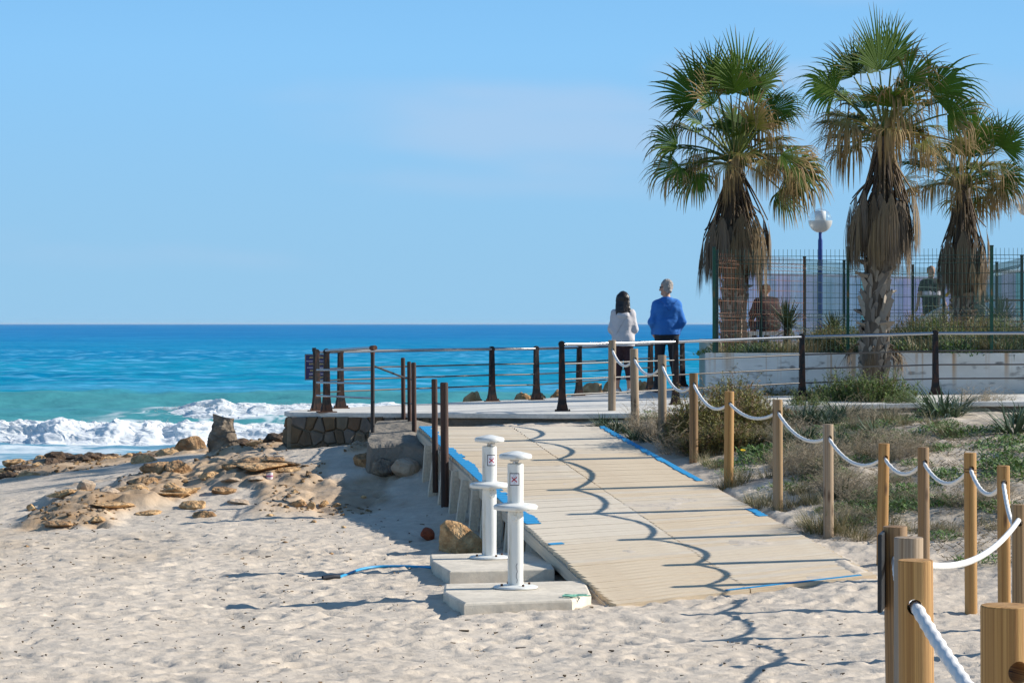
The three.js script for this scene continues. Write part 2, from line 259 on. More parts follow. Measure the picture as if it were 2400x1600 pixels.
const rippleBump = dataTex(512, 512, (u, v) => grey(0.5 + 0.5 * tileNoise(u, v, 7, 5, 161)), false);
const seaSkin = { roughness: 0.35, ior: 1.33, specularIntensity: 0.008, bumpMap: rippleBump };
function seaGrid(xs, ds, colour) {
  const nx = xs.length, nd = ds.length, pos = new Float32Array(nx * nd * 3), uv = new Float32Array(nx * nd * 2), uv1 = new Float32Array(nx * nd * 2), col = new Float32Array(nx * nd * 3), idx = [];
  for (let j = 0; j < nd; j++) for (let i = 0; i < nx; i++) {
    const d = ds[j], x = xs[i](d), q = j * nx + i;
    pos.set([x, seaH(x, d), -d], q * 3); uv.set([(x + 56) / 80, (d - 40) / 220], q * 2); uv1.set([x / 5, d / 5], q * 2); if (colour) col.set(colour(x, d), q * 3);
  }
  for (let j = 0; j < nd - 1; j++) for (let i = 0; i < nx - 1; i++) { const a = j * nx + i; idx.push(a, a + 1, a + nx + 1, a, a + nx + 1, a + nx); }
  const g = new THREE.BufferGeometry(); g.setAttribute('position', new THREE.BufferAttribute(pos, 3)); g.setAttribute('uv', new THREE.BufferAttribute(uv, 2)); g.setAttribute('uv1', new THREE.BufferAttribute(uv1, 2));
  if (colour) g.setAttribute('color', new THREE.BufferAttribute(col, 3)); g.setIndex(idx); g.computeVertexNormals(); return g;
}
{
  const toS = c => { const k = new THREE.Color().setRGB(...c).convertLinearToSRGB(); return [k.r, k.g, k.b]; };
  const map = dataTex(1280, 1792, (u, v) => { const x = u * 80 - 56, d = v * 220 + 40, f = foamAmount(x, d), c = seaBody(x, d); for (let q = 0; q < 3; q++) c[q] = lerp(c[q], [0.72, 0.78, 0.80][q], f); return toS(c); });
  map.wrapS = map.wrapT = THREE.ClampToEdgeWrapping;
  const b1 = rippleBump.clone(); b1.channel = 1; b1.needsUpdate = true;
  const xs = [], ds = []; for (let x = -280; x < -56; x += 8) xs.push(() => x); for (let x = -56; x < 24; x += 0.26) xs.push(() => x); for (let x = 24; x <= 280; x += 8) xs.push(() => x);
  for (let d = 40; d < 110; d += 0.2) ds.push(d); for (let d = 110; d <= 260.01; d += 0.5) ds.push(d); ds[ds.length - 1] = 260;
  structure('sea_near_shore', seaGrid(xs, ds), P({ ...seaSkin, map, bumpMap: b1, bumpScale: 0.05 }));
  const xf = [], df = []; for (let s = -2; s < -0.3; s += 0.17) xf.push(d => s * (d + 60)); for (let s = -0.3; s < 0.3; s += 0.004) xf.push(d => s * (d + 60)); for (let s = 0.3; s <= 2.01; s += 0.17) xf.push(d => s * (d + 60));
  for (let d = 260; d < 40000; d *= 1 + Math.min(0.06, 0.0038 * Math.sqrt(d / 260) * (d > 900 ? 3 : 1))) df.push(d); df.push(40000);
  const b2 = rippleBump.clone(); b2.channel = 1; b2.repeat.set(0.35, 0.5); b2.needsUpdate = true;
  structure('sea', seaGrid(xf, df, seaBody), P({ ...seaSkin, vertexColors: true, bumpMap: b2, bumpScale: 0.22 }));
}
// breaking waves: heaped foam along the crest
const foamMat = P({ color: rgb(0.93, 0.945, 0.95), roughness: 1, transmission: 0.45, thickness: 0, side: THREE.DoubleSide, bumpMap: roughBump, bumpScale: 0.05 });
function breaker(x0, x1, crest, amp, front, label, seed) {
  const nu = Math.round((x1 - x0) / 0.04), nv = 84, pos = [], uv = [], idx = [];
  for (let i = 0; i <= nu; i++) for (let j = 0; j <= nv; j++) {
    const x = lerp(x0, x1, i / nu), v = j / nv, end = Math.min(1, (i / nu) * 9, (1 - i / nu) * 9), env = end * (0.72 + 0.4 * f2(x * 0.35, 1, 3, seed));
    const t = lerp(1.0, -front * (0.8 + 0.35 * n2(x * 0.5, 4, seed)), v), d = crest(x) + t;
    const lump = Math.abs(f3(x * 0.7, v * 1.6, seed, 3, seed)) * 1.1 + 0.30 * f3(x * 2.2, v * 5, seed, 4, seed + 3) + 0.16 * Math.abs(f3(x * 7, v * 15, 2, 3, seed + 7)) + 0.07 * n3(x * 17, v * 40, 5, seed + 9) + 0.25;
    const prof = Math.pow(Math.sin(Math.PI * clamp(Math.pow(v, 0.62) * 0.99 + 0.005)), 0.8);
    const y = seaH(x, d) - 0.03 + env * prof * (amp * 0.30 + amp * 0.85 * lump);
    pos.push(x + 0.10 * n3(x * 4, v * 9, 3, seed), y, -(d - env * prof * 0.35 * lump)); uv.push(x / 1.4, v * 2.4);
  }
  for (let i = 0; i < nu; i++) for (let j = 0; j < nv; j++) { const a = i * (nv + 1) + j, b = a + nv + 1; idx.push(a, b, b + 1, a, b + 1, a + 1); }
  const g = new THREE.BufferGeometry(); g.setAttribute('position', new THREE.Float32BufferAttribute(pos, 3)); g.setAttribute('uv', new THREE.Float32BufferAttribute(uv, 2)); g.setIndex(idx); g.computeVertexNormals();
  const w = single('breaking_wave', label, 'wave', g, foamMat);
  const r = rng(seed), n = 5000, m = new THREE.InstancedMesh(new THREE.IcosahedronGeometry(1, 0), foamMat, n), o = new THREE.Object3D();   // flung drops
  for (let k = 0; k < n; k++) { const x = lerp(x0, x1, r()), t = lerp(0.7, -front * 0.45, Math.pow(r(), 1.3)), d = crest(x) + t, hgt = Math.pow(r(), 2.2) * amp * 0.9; o.position.set(x, seaH(x, d) + amp * (0.6 + 0.3 * f2(x * .35, 1, 3, seed)) * Math.sin(Math.PI * clamp((0.9 - t) / (0.9 + front), 0.1, 0.9)) + hgt * 0.25 - 0.04, -d); o.scale.setScalar(0.004 + 0.010 * r() * r()); o.updateMatrix(); m.setMatrixAt(k, o.matrix); }
  m.name = 'spray'; m.userData.kind = 'stuff'; w.add(m);
}
breaker(-19, 1.5, crest1, 0.42, 3.8, 'long white breaker rolling onto the rocky shore nearest the sand', 301);
breaker(-10.2, 6, crest2, 0.30, 3.8, 'white breaker further out, its crest behind the eroded stone stump', 307);
// ------------------------------------------------------------------ promenade, plaza, planter
const deckY = (x, d) => 1.11 + 0.02 * clamp(x - 1, 0, 5);
const paleStone = M([0.86, 0.85, 0.83], 0.8, { map: concreteMap, bumpMap: grainBump, bumpScale: 0.006 });
const roughConcrete = M([0.30, 0.27, 0.235], 0.95, { map: concreteMap, bumpMap: roughBump, bumpScale: 0.05 });
const darkConcrete = M([0.30, 0.27, 0.235], 0.95, { map: concreteMap, bumpMap: roughBump, bumpScale: 0.03 });
function plan(pts, yTop, thick, bevel = 0.012, tilt) {         // a slab from its outline (x, d), uv in metres
  const s = new THREE.Shape(pts.map(([x, d]) => new THREE.Vector2(x, d)));
  const g = new THREE.ExtrudeGeometry(s, { depth: thick - 2 * bevel, bevelEnabled: true, bevelThickness: bevel, bevelSize: bevel, bevelOffset: -bevel, bevelSegments: 2, curveSegments: 8 });
  g.rotateX(-Math.PI / 2); g.translate(0, yTop - thick + bevel, 0);
  if (tilt) { const p = g.attributes.position; for (let i = 0; i < p.count; i++) p.setY(i, p.getY(i) + tilt(p.getX(i), -p.getZ(i))); g.computeVertexNormals(); }
  return g;
}
const tilt = (x, d) => deckY(x, d) - 1.11;
const deckFront = [[-2.75, 31.62], [-2.3, 31.5], [-0.4, 31.25], [0.6, 31.05], [1.5, 31.0], [2.4, 31.6], [3.4, 32.5], [6, 32.6], [11, 32.6]];
const deckRear = [[11, 36.9], [4.6, 36.9], [2.9, 36.9], [2.75, 38.4], [3.0, 43.4], [2.2, 41.2], [1.0, 39.1], [0.35, 37.1], [-0.28, 36.5], [-2.2, 33.4], [-2.75, 32.5], [-2.85, 32.0]];
const deckBack = deckRear.filter((_, i) => i !== 3);
structure('promenade_pavement', plan([...deckFront, ...deckBack], 1.11, 0.062, 0.012, tilt), paleStone);
structure('promenade_base', plan([...deckFront.map(([x, d]) => [x + (x < -2.5 ? 0.09 : 0), d + 0.10]), ...deckBack.map(([x, d]) => [x + (x < -2.5 ? 0.12 : 0), d - 0.06])], 1.045, 2.2, 0.01, tilt), roughConcrete);
structure('plaza_ground', plan([[2.95, 37.16], [14, 37.16], [30, 60], [30, 82], [6, 82], [5.2, 66], [4.2, 50], [3.3, 42]], 1.72, 3, 0.01), M([0.50, 0.46, 0.40], 0.9, { map: concreteMap }));
const soil = structure('planter_soil', plan([[3.05, 37.2], [14, 37.2], [14, 43], [7, 42.5], [4.2, 40]], 1.735, 0.1, 0.01), M([0.20, 0.15, 0.09], 1, { bumpMap: roughBump, bumpScale: 0.05 }));
{ // white planter wall with runs of rust below the fence
  const stain = dataTex(1024, 256, (u, v) => {
    const n = f2(u * 60, v * 4, 4, 401), streak = clamp(f2(u * 95, 3.3, 3, 403) * 2.2 - 0.35) * step01(0.05, 0.95, v + 0.5 * f2(u * 40, 1, 2, 407)), mould = clamp(f2(u * 50, v * 9, 5, 409) * 2.6 - 0.75) * clamp(0.35 + v), dirt = clamp(f2(u * 12, v * 3, 4, 411) + 0.2);
    let c = [0.86, 0.86, 0.84]; const mix = (k, t) => { c = c.map((a, q) => lerp(a, k[q], clamp(t))); };
    mix([0.74, 0.73, 0.70], dirt * 0.45); mix([0.62, 0.42, 0.24], streak * 0.75); mix([0.36, 0.35, 0.34], mould * 0.7); c = c.map(a => a + 0.03 * n); return c;
  });
  const g = box(9.2, 0.66, 0.2); g.translate(7.4, 1.45, -37.02);
  const w = single('planter_wall', 'low white rendered planter wall streaked with rust beneath the wire fence', 'wall', g, M([1, 1, 1], 0.9, { map: stain, bumpMap: grainBump, bumpScale: 0.004 }));
  const rw = part(w, 'return_wall', box(0.2, 0.654, 2.9, 0, 0, -1.46), paleStone, V(2.915, 1.449, -37.13)); rw.rotation.y = -0.17;
}
// ---- stone facing of the viewpoint platform
function voronoi(w, h, nx, ny, r) {
  const pts = []; for (let j = 0; j < ny; j++) for (let i = 0; i < nx; i++) pts.push([(i + 0.5 + (r() - 0.5) * 0.75 + (j % 2) * 0.4) * w / nx, (j + 0.5 + (r() - 0.5) * 0.7) * h / ny]);
  return pts.map((p, a) => {
    let poly = [[0, 0], [w, 0], [w, h], [0, h]];
    pts.forEach((q, b) => { if (a === b) return; const mx = (p[0] + q[0]) / 2, my = (p[1] + q[1]) / 2, nx_ = q[0] - p[0], ny_ = q[1] - p[1], out = [];
      for (let k = 0; k < poly.length; k++) { const A = poly[k], B = poly[(k + 1) % poly.length], da = (A[0] - mx) * nx_ + (A[1] - my) * ny_, db = (B[0] - mx) * nx_ + (B[1] - my) * ny_; if (da <= 0) out.push(A); if (da * db < 0) { const t = da / (da - db); out.push([lerp(A[0], B[0], t), lerp(A[1], B[1], t)]); } } poly = out; });
    return { p, poly };
  }).filter(c => c.poly.length > 2);
}
const stoneMats = [[.30, .26, .21], [.34, .24, .14], [.28, .18, .11], [.27, .24, .21], [.36, .30, .22], [.31, .23, .15]].map((c, i) => M(c, 0.95, { bumpMap: roughBump, bumpScale: 0.02, map: dataTex(128, 128, (u, v) => { const k = 0.75 + 0.25 * tileNoise(u, v, 4, 5, 500 + i); return [k, k * 0.97, k * 0.93]; }) }));
{
  const w = thing('stone_wall', 'rusty brown rubble stone wall holding up the railed viewpoint platform', 'wall', V(-2.72, 0.38, -31.58)), r = rng(77);
  const stones = (W, H, nx, ny, place) => { for (const c of voronoi(W, H, nx, ny, r)) {
    const s = new THREE.Shape(c.poly.map(q => new THREE.Vector2(lerp(q[0], c.p[0], 0.055) - c.p[0], lerp(q[1], c.p[1], 0.055) - c.p[1])));
    const g = new THREE.ExtrudeGeometry(s, { depth: 0.05, bevelEnabled: true, bevelThickness: 0.022, bevelSize: 0.016, bevelOffset: -0.016, bevelSegments: 2 });
    const p = g.attributes.position; for (let i = 0; i < p.count; i++) if (p.getZ(i) > 0.03) p.setZ(i, p.getZ(i) + 0.022 * n2(p.getX(i) * 14 + c.p[0] * 9, p.getY(i) * 14, 7)); g.computeVertexNormals();
    place(part(w, 'stone', g, stoneMats[Math.floor(r() * 6)]), c.p, r());
  } };
  stones(1.62, 0.675, 12, 4, (m, p, q) => { m.position.set(p[0], p[1], 0.13 - p[1] * 0.2 - 0.012 * q + p[0] * 0.1); m.rotation.x = -0.18; m.rotation.y = -0.1; });
  stones(0.85, 0.66, 6, 4, (m, p, q) => { m.rotation.y = -Math.PI / 2 - 0.2; m.position.set(-0.10 + p[1] * 0.14, p[1], 0.06 - p[0]); });
  const back = box(1.75, 0.66, 0.22, 0.82, 0.33, -0.02); const bp = back.attributes.position; for (let i = 0; i < bp.count; i++) { bp.setZ(i, bp.getZ(i) - (bp.getY(i) - 0.33) * 0.2 + bp.getX(i) * 0.1); }
  part(w, 'mortar', back, M([.33, .27, .2], .95, { map: concreteMap, bumpMap: roughBump, bumpScale: .03 }));
}
// ---- rough concrete shoulder between the platform and the ramp
function blob(w, h, d, seed, rough = 0.16, det = 5, flat = 0) {
  const g = mergeVertices((() => { const a = new THREE.IcosahedronGeometry(1, det); a.deleteAttribute('normal'); a.deleteAttribute('uv'); return a; })(), 1e-4), p = g.attributes.position, cuts = [], r = rng(seed);
  for (let k = 0; k < 10; k++) { const n = V(r() - 0.5, (r() - 0.5) * (1 - flat * 0.4), r() - 0.5).normalize(); cuts.push([n, 0.5 + 0.34 * r()]); }
  const q = new THREE.Vector3(), uv = [];
  for (let i = 0; i < p.count; i++) {
    q.fromBufferAttribute(p, i); let m = 1 + rough * f3(q.x * 1.4 + seed, q.y * 1.4, q.z * 1.4, 4, seed);
    for (const [n, c] of cuts) { const t = q.dot(n) * m; if (t > c) m *= lerp(1, c / t, 0.93); }
    m += rough * 0.25 * f3(q.x * 6, q.y * 6 + seed, q.z * 6, 3, seed + 5); q.multiplyScalar(m);
    p.setXYZ(i, q.x * w / 2, q.y * h / 2, q.z * d / 2);
  }
  g.computeVertexNormals(); const f = g.toNonIndexed(), fp_ = f.attributes.position, fn = f.attributes.normal;   // each face takes the map from the side it faces
  for (let i = 0; i < fp_.count; i += 3) { const nx = Math.abs(fn.getX(i) + fn.getX(i + 1) + fn.getX(i + 2)), ny = Math.abs(fn.getY(i) + fn.getY(i + 1) + fn.getY(i + 2)), nz = Math.abs(fn.getZ(i) + fn.getZ(i + 1) + fn.getZ(i + 2)); for (let k = i; k < i + 3; k++) { const X = fp_.getX(k) * 2.2 + seed * .37, Y = fp_.getY(k) * 2.2, Z = fp_.getZ(k) * 2.2; if (ny >= nx && ny >= nz) uv.push(X, Z); else if (nx >= nz) uv.push(Z, Y); else uv.push(X, Y); } }
  f.setAttribute('uv', new THREE.Float32BufferAttribute(uv, 2)); return f;
}
const rockTex = (a, b, s) => dataTex(256, 256, (u, v) => { const t = clamp(0.5 + 0.8 * tileNoise(u, v, 5, 6, s)); return [0, 1, 2].map(k => lerp(a[k], b[k], t)); });
const tanRock = M([1, 1, 1], 0.95, { map: rockTex([.62, .47, .31], [.87, .73, .54], 601), bumpMap: roughBump, bumpScale: 0.05 });
const greyRock = M([1, 1, 1], 0.95, { map: rockTex([.30, .26, .22], [.66, .60, .52], 603), bumpMap: roughBump, bumpScale: 0.07 });
const brownRock = M([1, 1, 1], 0.95, { map: rockTex([.50, .38, .26], [.76, .61, .44], 611), bumpMap: roughBump, bumpScale: 0.06 });
const darkRock = M([1, 1, 1], 0.95, { map: rockTex([.20, .16, .13], [.47, .37, .27], 605), bumpMap: roughBump, bumpScale: 0.06 });
const paleRock = M([1, 1, 1], 0.95, { map: rockTex([.64, .55, .46], [.80, .73, .64], 609), bumpMap: roughBump, bumpScale: 0.03 });
const redRock = M([1, 1, 1], 0.95, { map: rockTex([.40, .17, .09], [.60, .30, .18], 607), bumpMap: roughBump, bumpScale: 0.04 });
{
  const pts = [[-1.70, 0.2], [-0.95, 0.2], [-0.92, 0.93], [-1.20, 1.0], [-1.62, 0.98]];
  const s = new THREE.Shape(pts.map(p => new THREE.Vector2(...p)));
  let g = new THREE.ExtrudeGeometry(s, { depth: 1.5, bevelEnabled: true, bevelThickness: 0.05, bevelSize: 0.04, bevelSegments: 3, steps: 10 });
  const p = g.attributes.position; for (let i = 0; i < p.count; i++) { const x = p.getX(i), y = p.getY(i), z = p.getZ(i); p.setXYZ(i, x + 0.05 * f3(x * 4, y * 4, z * 4, 3, 9) - Math.max(0, z - 0.3) * 0.02, y - Math.max(0, z - 0.2) * 0.16, z + 0.12 * (0.95 - y) + 0.06 * f3(x * 5, y * 5, z * 2, 3, 4)); }
  g.computeVertexNormals(); g.translate(0, 0, -31.15);
  single('concrete_buttress', 'rough grey concrete buttress between stone platform and boardwalk ramp', 'buttress', g, roughConcrete);
}
function rockAt(px, py, w, h, d, seed, mat, label, sink = 0.3, group, name = 'rock', rough) {
  const g = ground(px, py); if (g.z < -55) return null; const m = single(name, label, 'rock', blob(w, h, d, seed, rough, w > 0.3 ? 7 : 5), mat, V(g.x, g.y + h * (0.5 - sink), g.z), group); m.rotation.y = hash(seed, 3) * 6; return m;
}
rockAt(858, 1090, .34, .26, .3, 11, brownRock, 'brown rock leaning against the foot of the concrete buttress', .3);
rockAt(905, 1100, .42, .28, .35, 12, greyRock, 'larger grey rock at the foot of the buttress beside the ramp', .35);
rockAt(948, 1105, .36, .32, .3, 13, paleRock, 'pale rock wedged between the concrete buttress and the ramp posts', .3);
rockAt(1072, 1296, .56, .46, .4, 14, tanRock, 'large tan boulder behind the shower plinth beside the ramp', .28);
rockAt(1000, 1266, .19, .15, .16, 15, redRock, 'small reddish rock on shaded sand beside the tan boulder', .25);
{ // eroded stump of a pillar
  const b = at(522, 1072, 33), g = new THREE.CylinderGeometry(0.13, 0.22, 0.62, 40, 44), p = g.attributes.position, q = V(0, 0, 0);
  for (let i = 0; i < p.count; i++) { q.fromBufferAttribute(p, i); const r = Math.hypot(q.x, q.z) + 1e-6, k = 1 + 0.30 * f3(q.x * 7, q.y * 5, q.z * 7, 4, 33) + 0.16 * f3(q.x * 24, q.y * 22, q.z * 24, 3, 35); const top = q.y > 0.29 ? 0.025 * n3(q.x * 9, 1, q.z * 9, 5) - 0.04 * (q.x / 0.13) : 0; p.setXYZ(i, q.x * k, q.y + top + 0.02 * n3(q.x * 12, q.y * 12, q.z * 12, 4), q.z * k); }
  g.computeVertexNormals(); g.translate(0, 0.22, 0);
  const s = thing('stone_stump', 'upright eroded grey stone stump standing on the rocky outcrop by the surf', 'stump', b);
  part(s, 'pillar', g, greyRock);
  part(s, 'footing', blob(0.72, 0.26, 0.5, 37, 0.3, 7), greyRock, V(0.03, -0.06, 0));
}
rockAt(447, 1060, .52, .50, .42, 21, brownRock, 'rounded orange brown boulder beside the eroded stone stump', .22, null, 'boulder', .2);
rockAt(203, 1172, .24, .24, .2, 22, paleRock, 'pointed pale pinkish rock on the sand at the outcrop edge', .2);
rockAt(72, 1197, .13, .10, .11, 23, tanRock, 'small lone tan rock on open sand towards the water', .25);
rockAt(284, 1065, .22, .14, .2, 24, tanRock, 'low brown rock on the shore edge left of the round boulder'.replace('left of', 'beyond'), .3);
const outG = 'loose rocks on the sandy outcrop';
for (const [px, py, w, h, mt] of [[152, 1188, .34, .10, 0], [255, 1190, .3, .09, 3], [300, 1178, .42, .14, 0], [335, 1150, .36, .14, 2], [378, 1128, .40, .18, 2], [420, 1122, .36, .2, 2], [410, 1168, .38, .16, 0], [455, 1190, .34, .12, 0], [478, 1212, .26, .13, 2], [402, 1160, .2, .1, 0], [520, 1155, .34, .08, 2], [700, 1190, .2, .12, 2], [727, 1192, .13, .10, 0], [760, 1178, .1, .07, 0], [790, 1184, .12, .06, 0], [690, 1170, .08, .05, 0], [850, 1165, .08, .05, 0], [140, 1240, .3, .07, 2], [230, 1232, .22, .07, 0], [60, 1285, .07, .04, 2], [320, 1265, .1, .03, 3], [545, 1110, .3, .12, 2], [490, 1130, .3, .13, 0], [600, 1135, .25, .06, 3], [350, 1205, .3, .08, 0], [560, 1180, .3, .07, 3], [635, 1215, .09, .04, 0], [735, 1228, .07, .04, 2], [805, 1240, .06, .03, 0], [668, 1275, .06, .03, 2], [775, 1300, .05, .03, 2]])
  rockAt(px, py, w * 1.2, h * 1.15, w * 0.95, px, [tanRock, greyRock, brownRock, paleRock][mt], 'small weathered sandstone rock bedded in the sandy outcrop', .42, outG, 'rock', .34);
for (let k = 0; k < 13; k++) { const t = hash(k, 31), px = lerp(120, 690, t) + 60 * (hash(k, 32) - .5), py = lerp(1205, 1098, t) + 90 * (hash(k, 33) - .42), w = .25 + .55 * hash(k, 34); if (py < 1085 || (px > 640 && py > 1180)) continue; const m = rockAt(px, py, w, .07 + .06 * hash(k, 35), w * (.5 + .4 * hash(k, 36)), 1500 + k, [tanRock, brownRock, tanRock, paleRock][k % 4], 'flat sandstone slab lying on the stepped outcrop', .56, 'flat slabs on the outcrop', 'flat_rock', .3); m.rotation.z = .25 * (hash(k, 37) - .5); m.rotation.x = .25 * (hash(k, 38) - .5); }
{ // broken chips over the sandstone
  const r = rng(1701), geos = [0, 1, 2, 3].map(k => blob(1, .6, .8, 1800 + k, .35, 2)), lists = [[], [], [], []];
  for (let k = 0; k < 9000; k++) { const d = 26.8 + 20 * Math.pow(r(), 1.6), x = -9.5 + 8.6 * r(); if (rockMask(x, d) < .35 + .3 * r()) continue; if (f2(x * 1.2, d * .9, 3, 1703) < -.05) continue; const y = hFull(x, d); if (y < -.45) continue; lists[k % 4].push([x, y, d, .03 + .13 * r() * r() * r() + (d > 37 ? .05 * r() : 0), r() * 6]); }
  lists.forEach((l, v) => { const m = new THREE.InstancedMesh(geos[v], [tanRock, brownRock, tanRock, paleRock][v], l.length), o = new THREE.Object3D(); l.forEach(([x, y, d, s, a], i) => { o.position.set(x, y, -d); o.rotation.set(.3 * Math.sin(a * 3), a, .3 * Math.cos(a * 5)); o.scale.setScalar(s); o.updateMatrix(); m.setMatrixAt(i, o.matrix); }); m.name = numbered('rock_rubble'); m.userData = { kind: 'stuff', label: ['tan rock chips strewn over the outcrop', 'brown rock chips strewn over the outcrop', 'ochre rock chips strewn over the outcrop', 'pale rock chips strewn over the outcrop'][v], category: 'rubble' }; scene.add(m); });
}
const shoreG = 'dark rocks along the waterline';
for (let k = 0; k < 62; k++) { const px = 5 + k * 11 + hash(k, 9) * 12, py = lerp(1112, 1036, clamp(px / 600)) - 6 + 26 * hash(k, 5) * hash(k, 6); if (px > 395 && px < 560) continue; rockAt(px, py, .3 + .45 * hash(k, 2), .13 + .15 * hash(k, 3), .4, 700 + k, hash(k, 4) < .62 ? darkRock : tanRock, 'jagged dark rock on the wet edge of the shore', .4, shoreG, 'shore_rock', .3); }
[[1075, 942, 37.9, .5, .4], [1118, 940, 38.2, .55, .42], [1225, 938, 38.6, .42, .45], [1268, 936, 39.4, .6, .46], [1312, 934, 39.8, .46, .44], [1340, 930, 40.3, .3, .5], [1388, 920, 42.6, .66, .66], [1440, 918, 43.6, .66, .7], [1500, 915, 44, .6, .6]].forEach(([px, py, d, w, h], k) => {
  const b = at(px, py, d); const m = single('breakwater_boulder', 'tan boulder of the breakwater showing behind the promenade railing', 'boulder', blob(w * 1.15, 1.5, w * 1.1, 820 + k, 0.2, 7), tanRock, V(b.x, b.y - 1.5 / 2 + h * 0.32, b.z), 'boulders behind the promenade railing'); m.rotation.y = k;
});

// ------------------------------------------------------------------ boardwalk ramp
const plankTex = s => dataTex(512, 64, (u, v) => { const g = f2(u * 5, v * 26 + s, 4, 800 + s), k = f2(u * 40, v * 60, 2, 810 + s), sand = clamp(f2(u * 9, v * 3, 4, 820 + s) * 1.5); let c = [0.84 + 0.09 * g + 0.03 * k, 0.785 + 0.09 * g + 0.03 * k, 0.70 + 0.08 * g + 0.02 * k]; return [lerp(c[0], .88, sand * .85), lerp(c[1], .835, sand * .85), lerp(c[2], .755, sand * .85)]; });
const plankMats = [[1, 1, 1], [.97, .95, .92], [.96, .92, .86], [.92, .9, .88], [.95, .88, .78]].map((c, i) => M(c, 0.9, { map: plankTex(i), bumpMap: grainBump, bumpScale: 0.003 }));
const sideWood = plankMats[3];
const bluePaint = M([0.015, 0.30, 0.60], 0.75, { bumpMap: grainBump, bumpScale: 0.004 });
{
  const ramp = thing('boardwalk_ramp', 'weathered timber boardwalk ramp with worn blue edges rising to the promenade', 'ramp', V(1, 0, -25)), off = V(-1, 0, 25);
  const N = 86, unit = new THREE.BoxGeometry(1, 1, 1), r = rng(5), LT = t => [lerp(RAMP.L1[0], RAMP.L0[0], t), lerp(RAMP.L1[1], RAMP.L0[1], t)], RT = t => [lerp(RAMP.R1[0], RAMP.R0[0], t), lerp(RAMP.R1[1], RAMP.R0[1], t)];
  const plank = (a, b, w, th, mat, name, lift) => { const m = part(ramp, name, unit, mat), A = V(a[0], rampY(a[1]) + lift, -a[1]), B = V(b[0], rampY(b[1]) + lift, -b[1]); if (a[1] < 22) { const k = step01(22, 19.8, a[1]); A.y = lerp(A.y, 0.035 + lift + (a[1] - 19.8) * 0.05, k * 0.0); }
    const X = B.clone().sub(A), L = X.length(); X.normalize(); const Z = V(-0.18, 0.09, -1).normalize(), Y = new THREE.Vector3().crossVectors(Z, X).normalize(); if (Y.y < 0) Y.negate(); Z.crossVectors(X, Y);
    m.quaternion.setFromRotationMatrix(new THREE.Matrix4().makeBasis(X, Y, Z)); m.position.copy(A).add(B).multiplyScalar(0.5).addScaledVector(Y, -th / 2).add(off); m.scale.set(L, th, w); return m; };
  const mixp = (a, b, t) => [lerp(a[0], b[0], t), lerp(a[1], b[1], t)];
  for (let i = 0; i < N; i++) {
    const t = (i + 0.5) / N, a = LT(t), b = RT(t), wl = 10.5 / N, wr = 9.35 / N, w = Math.min(wl, wr) + 0.006, mid = 0.5 + 0.004 * (r() - 0.5), j = () => (r() - 0.5) * 0.02;
    const pick = q => plankMats[Math.min(4, Math.floor(clamp(.5 + .9 * n2(i * .11, q, 91) + .35 * (r() - .5)) * 5))], mt = pick(1), m2 = pick(7);   // boards weather in stretches
    plank(mixp(a, b, j() * 0.4), mixp(a, b, mid - 0.002), w, 0.035, mt, 'plank', 0.003 * (r() - 0.5)); plank(mixp(a, b, mid + 0.003), mixp(a, b, 1 + j() * 0.4), w, 0.035, m2, 'plank', 0.003 * (r() - 0.5));
    const d = a[1], wear = n2(i * 0.35, 2, 88), worn = n2(i * 0.9, 5, 89);
    if (d > 23.4) plank(mixp(a, b, 0.001), mixp(a, b, 0.045 + 0.022 * r() + 0.01 * wear), w, 0.006, bluePaint, 'painted_edge', 0.007); else if (d < 22.6 && worn > 0.75) plank(mixp(a, b, 0.004), mixp(a, b, 0.03 + 0.03 * r()), w * 0.6, 0.006, bluePaint, 'painted_edge', 0.007);
    const db = b[1]; if (db > 26.0 || (db > 23.9 && db < 24.3)) plank(mixp(a, b, 0.958 + 0.014 * r()), mixp(a, b, 0.998), w, 0.006, bluePaint, 'painted_edge', 0.007);
  }
  { const a = mixp(LT(0.004), RT(0.004), 0.42), b = mixp(LT(0.004), RT(0.004), 0.95); plank(a, b, 0.03, 0.006, bluePaint, 'painted_edge', 0.007); }
  // edge boards, posts and boards of the open side
  const beam = (p0, p1, drop, th, depth, name) => { const m = part(ramp, name, unit, sideWood), A = V(p0[0], rampY(p0[1]) - drop, -p0[1]), B = V(p1[0], rampY(p1[1]) - drop, -p1[1]), X = B.clone().sub(A), L = X.length(); X.normalize(); const Z = V(0, 1, 0).cross(X).normalize().negate(), Y = new THREE.Vector3().crossVectors(Z, X).normalize(); m.quaternion.setFromRotationMatrix(new THREE.Matrix4().makeBasis(X, Y, Z)); m.position.copy(A).add(B).multiplyScalar(0.5).add(off); m.scale.set(L, depth, th); };
  beam(LT(0.0), LT(1), 0.09, 0.045, 0.10, 'stringer'); beam(mixp(LT(0), RT(0), 0.97), mixp(LT(1), RT(1), 0.97), 0.09, 0.045, 0.10, 'stringer'); beam(mixp(LT(0), RT(0), 0.004), mixp(LT(0), RT(0), 0.99), 0.066, 0.04, 0.06, 'end_board');
  const whiteBoard = M([0.85, 0.84, 0.82], 0.9);
  for (let k = 0; k < 9; k++) { const t = 0.40 + k * 0.062, [x, d] = LT(t), y = rampY(d) - 0.07, gy = hBase(x - 0.1, d) - 0.15; if (y - gy < 0.08) continue; const m = part(ramp, 'support_post', box(0.085, y - gy, 0.085, 0, (gy - y) / 2, 0), sideWood, V(x - 0.045, y, -d).add(off)); m.rotation.set(0, 0.18, -0.10 - 0.04 * n2(k, 1)); }
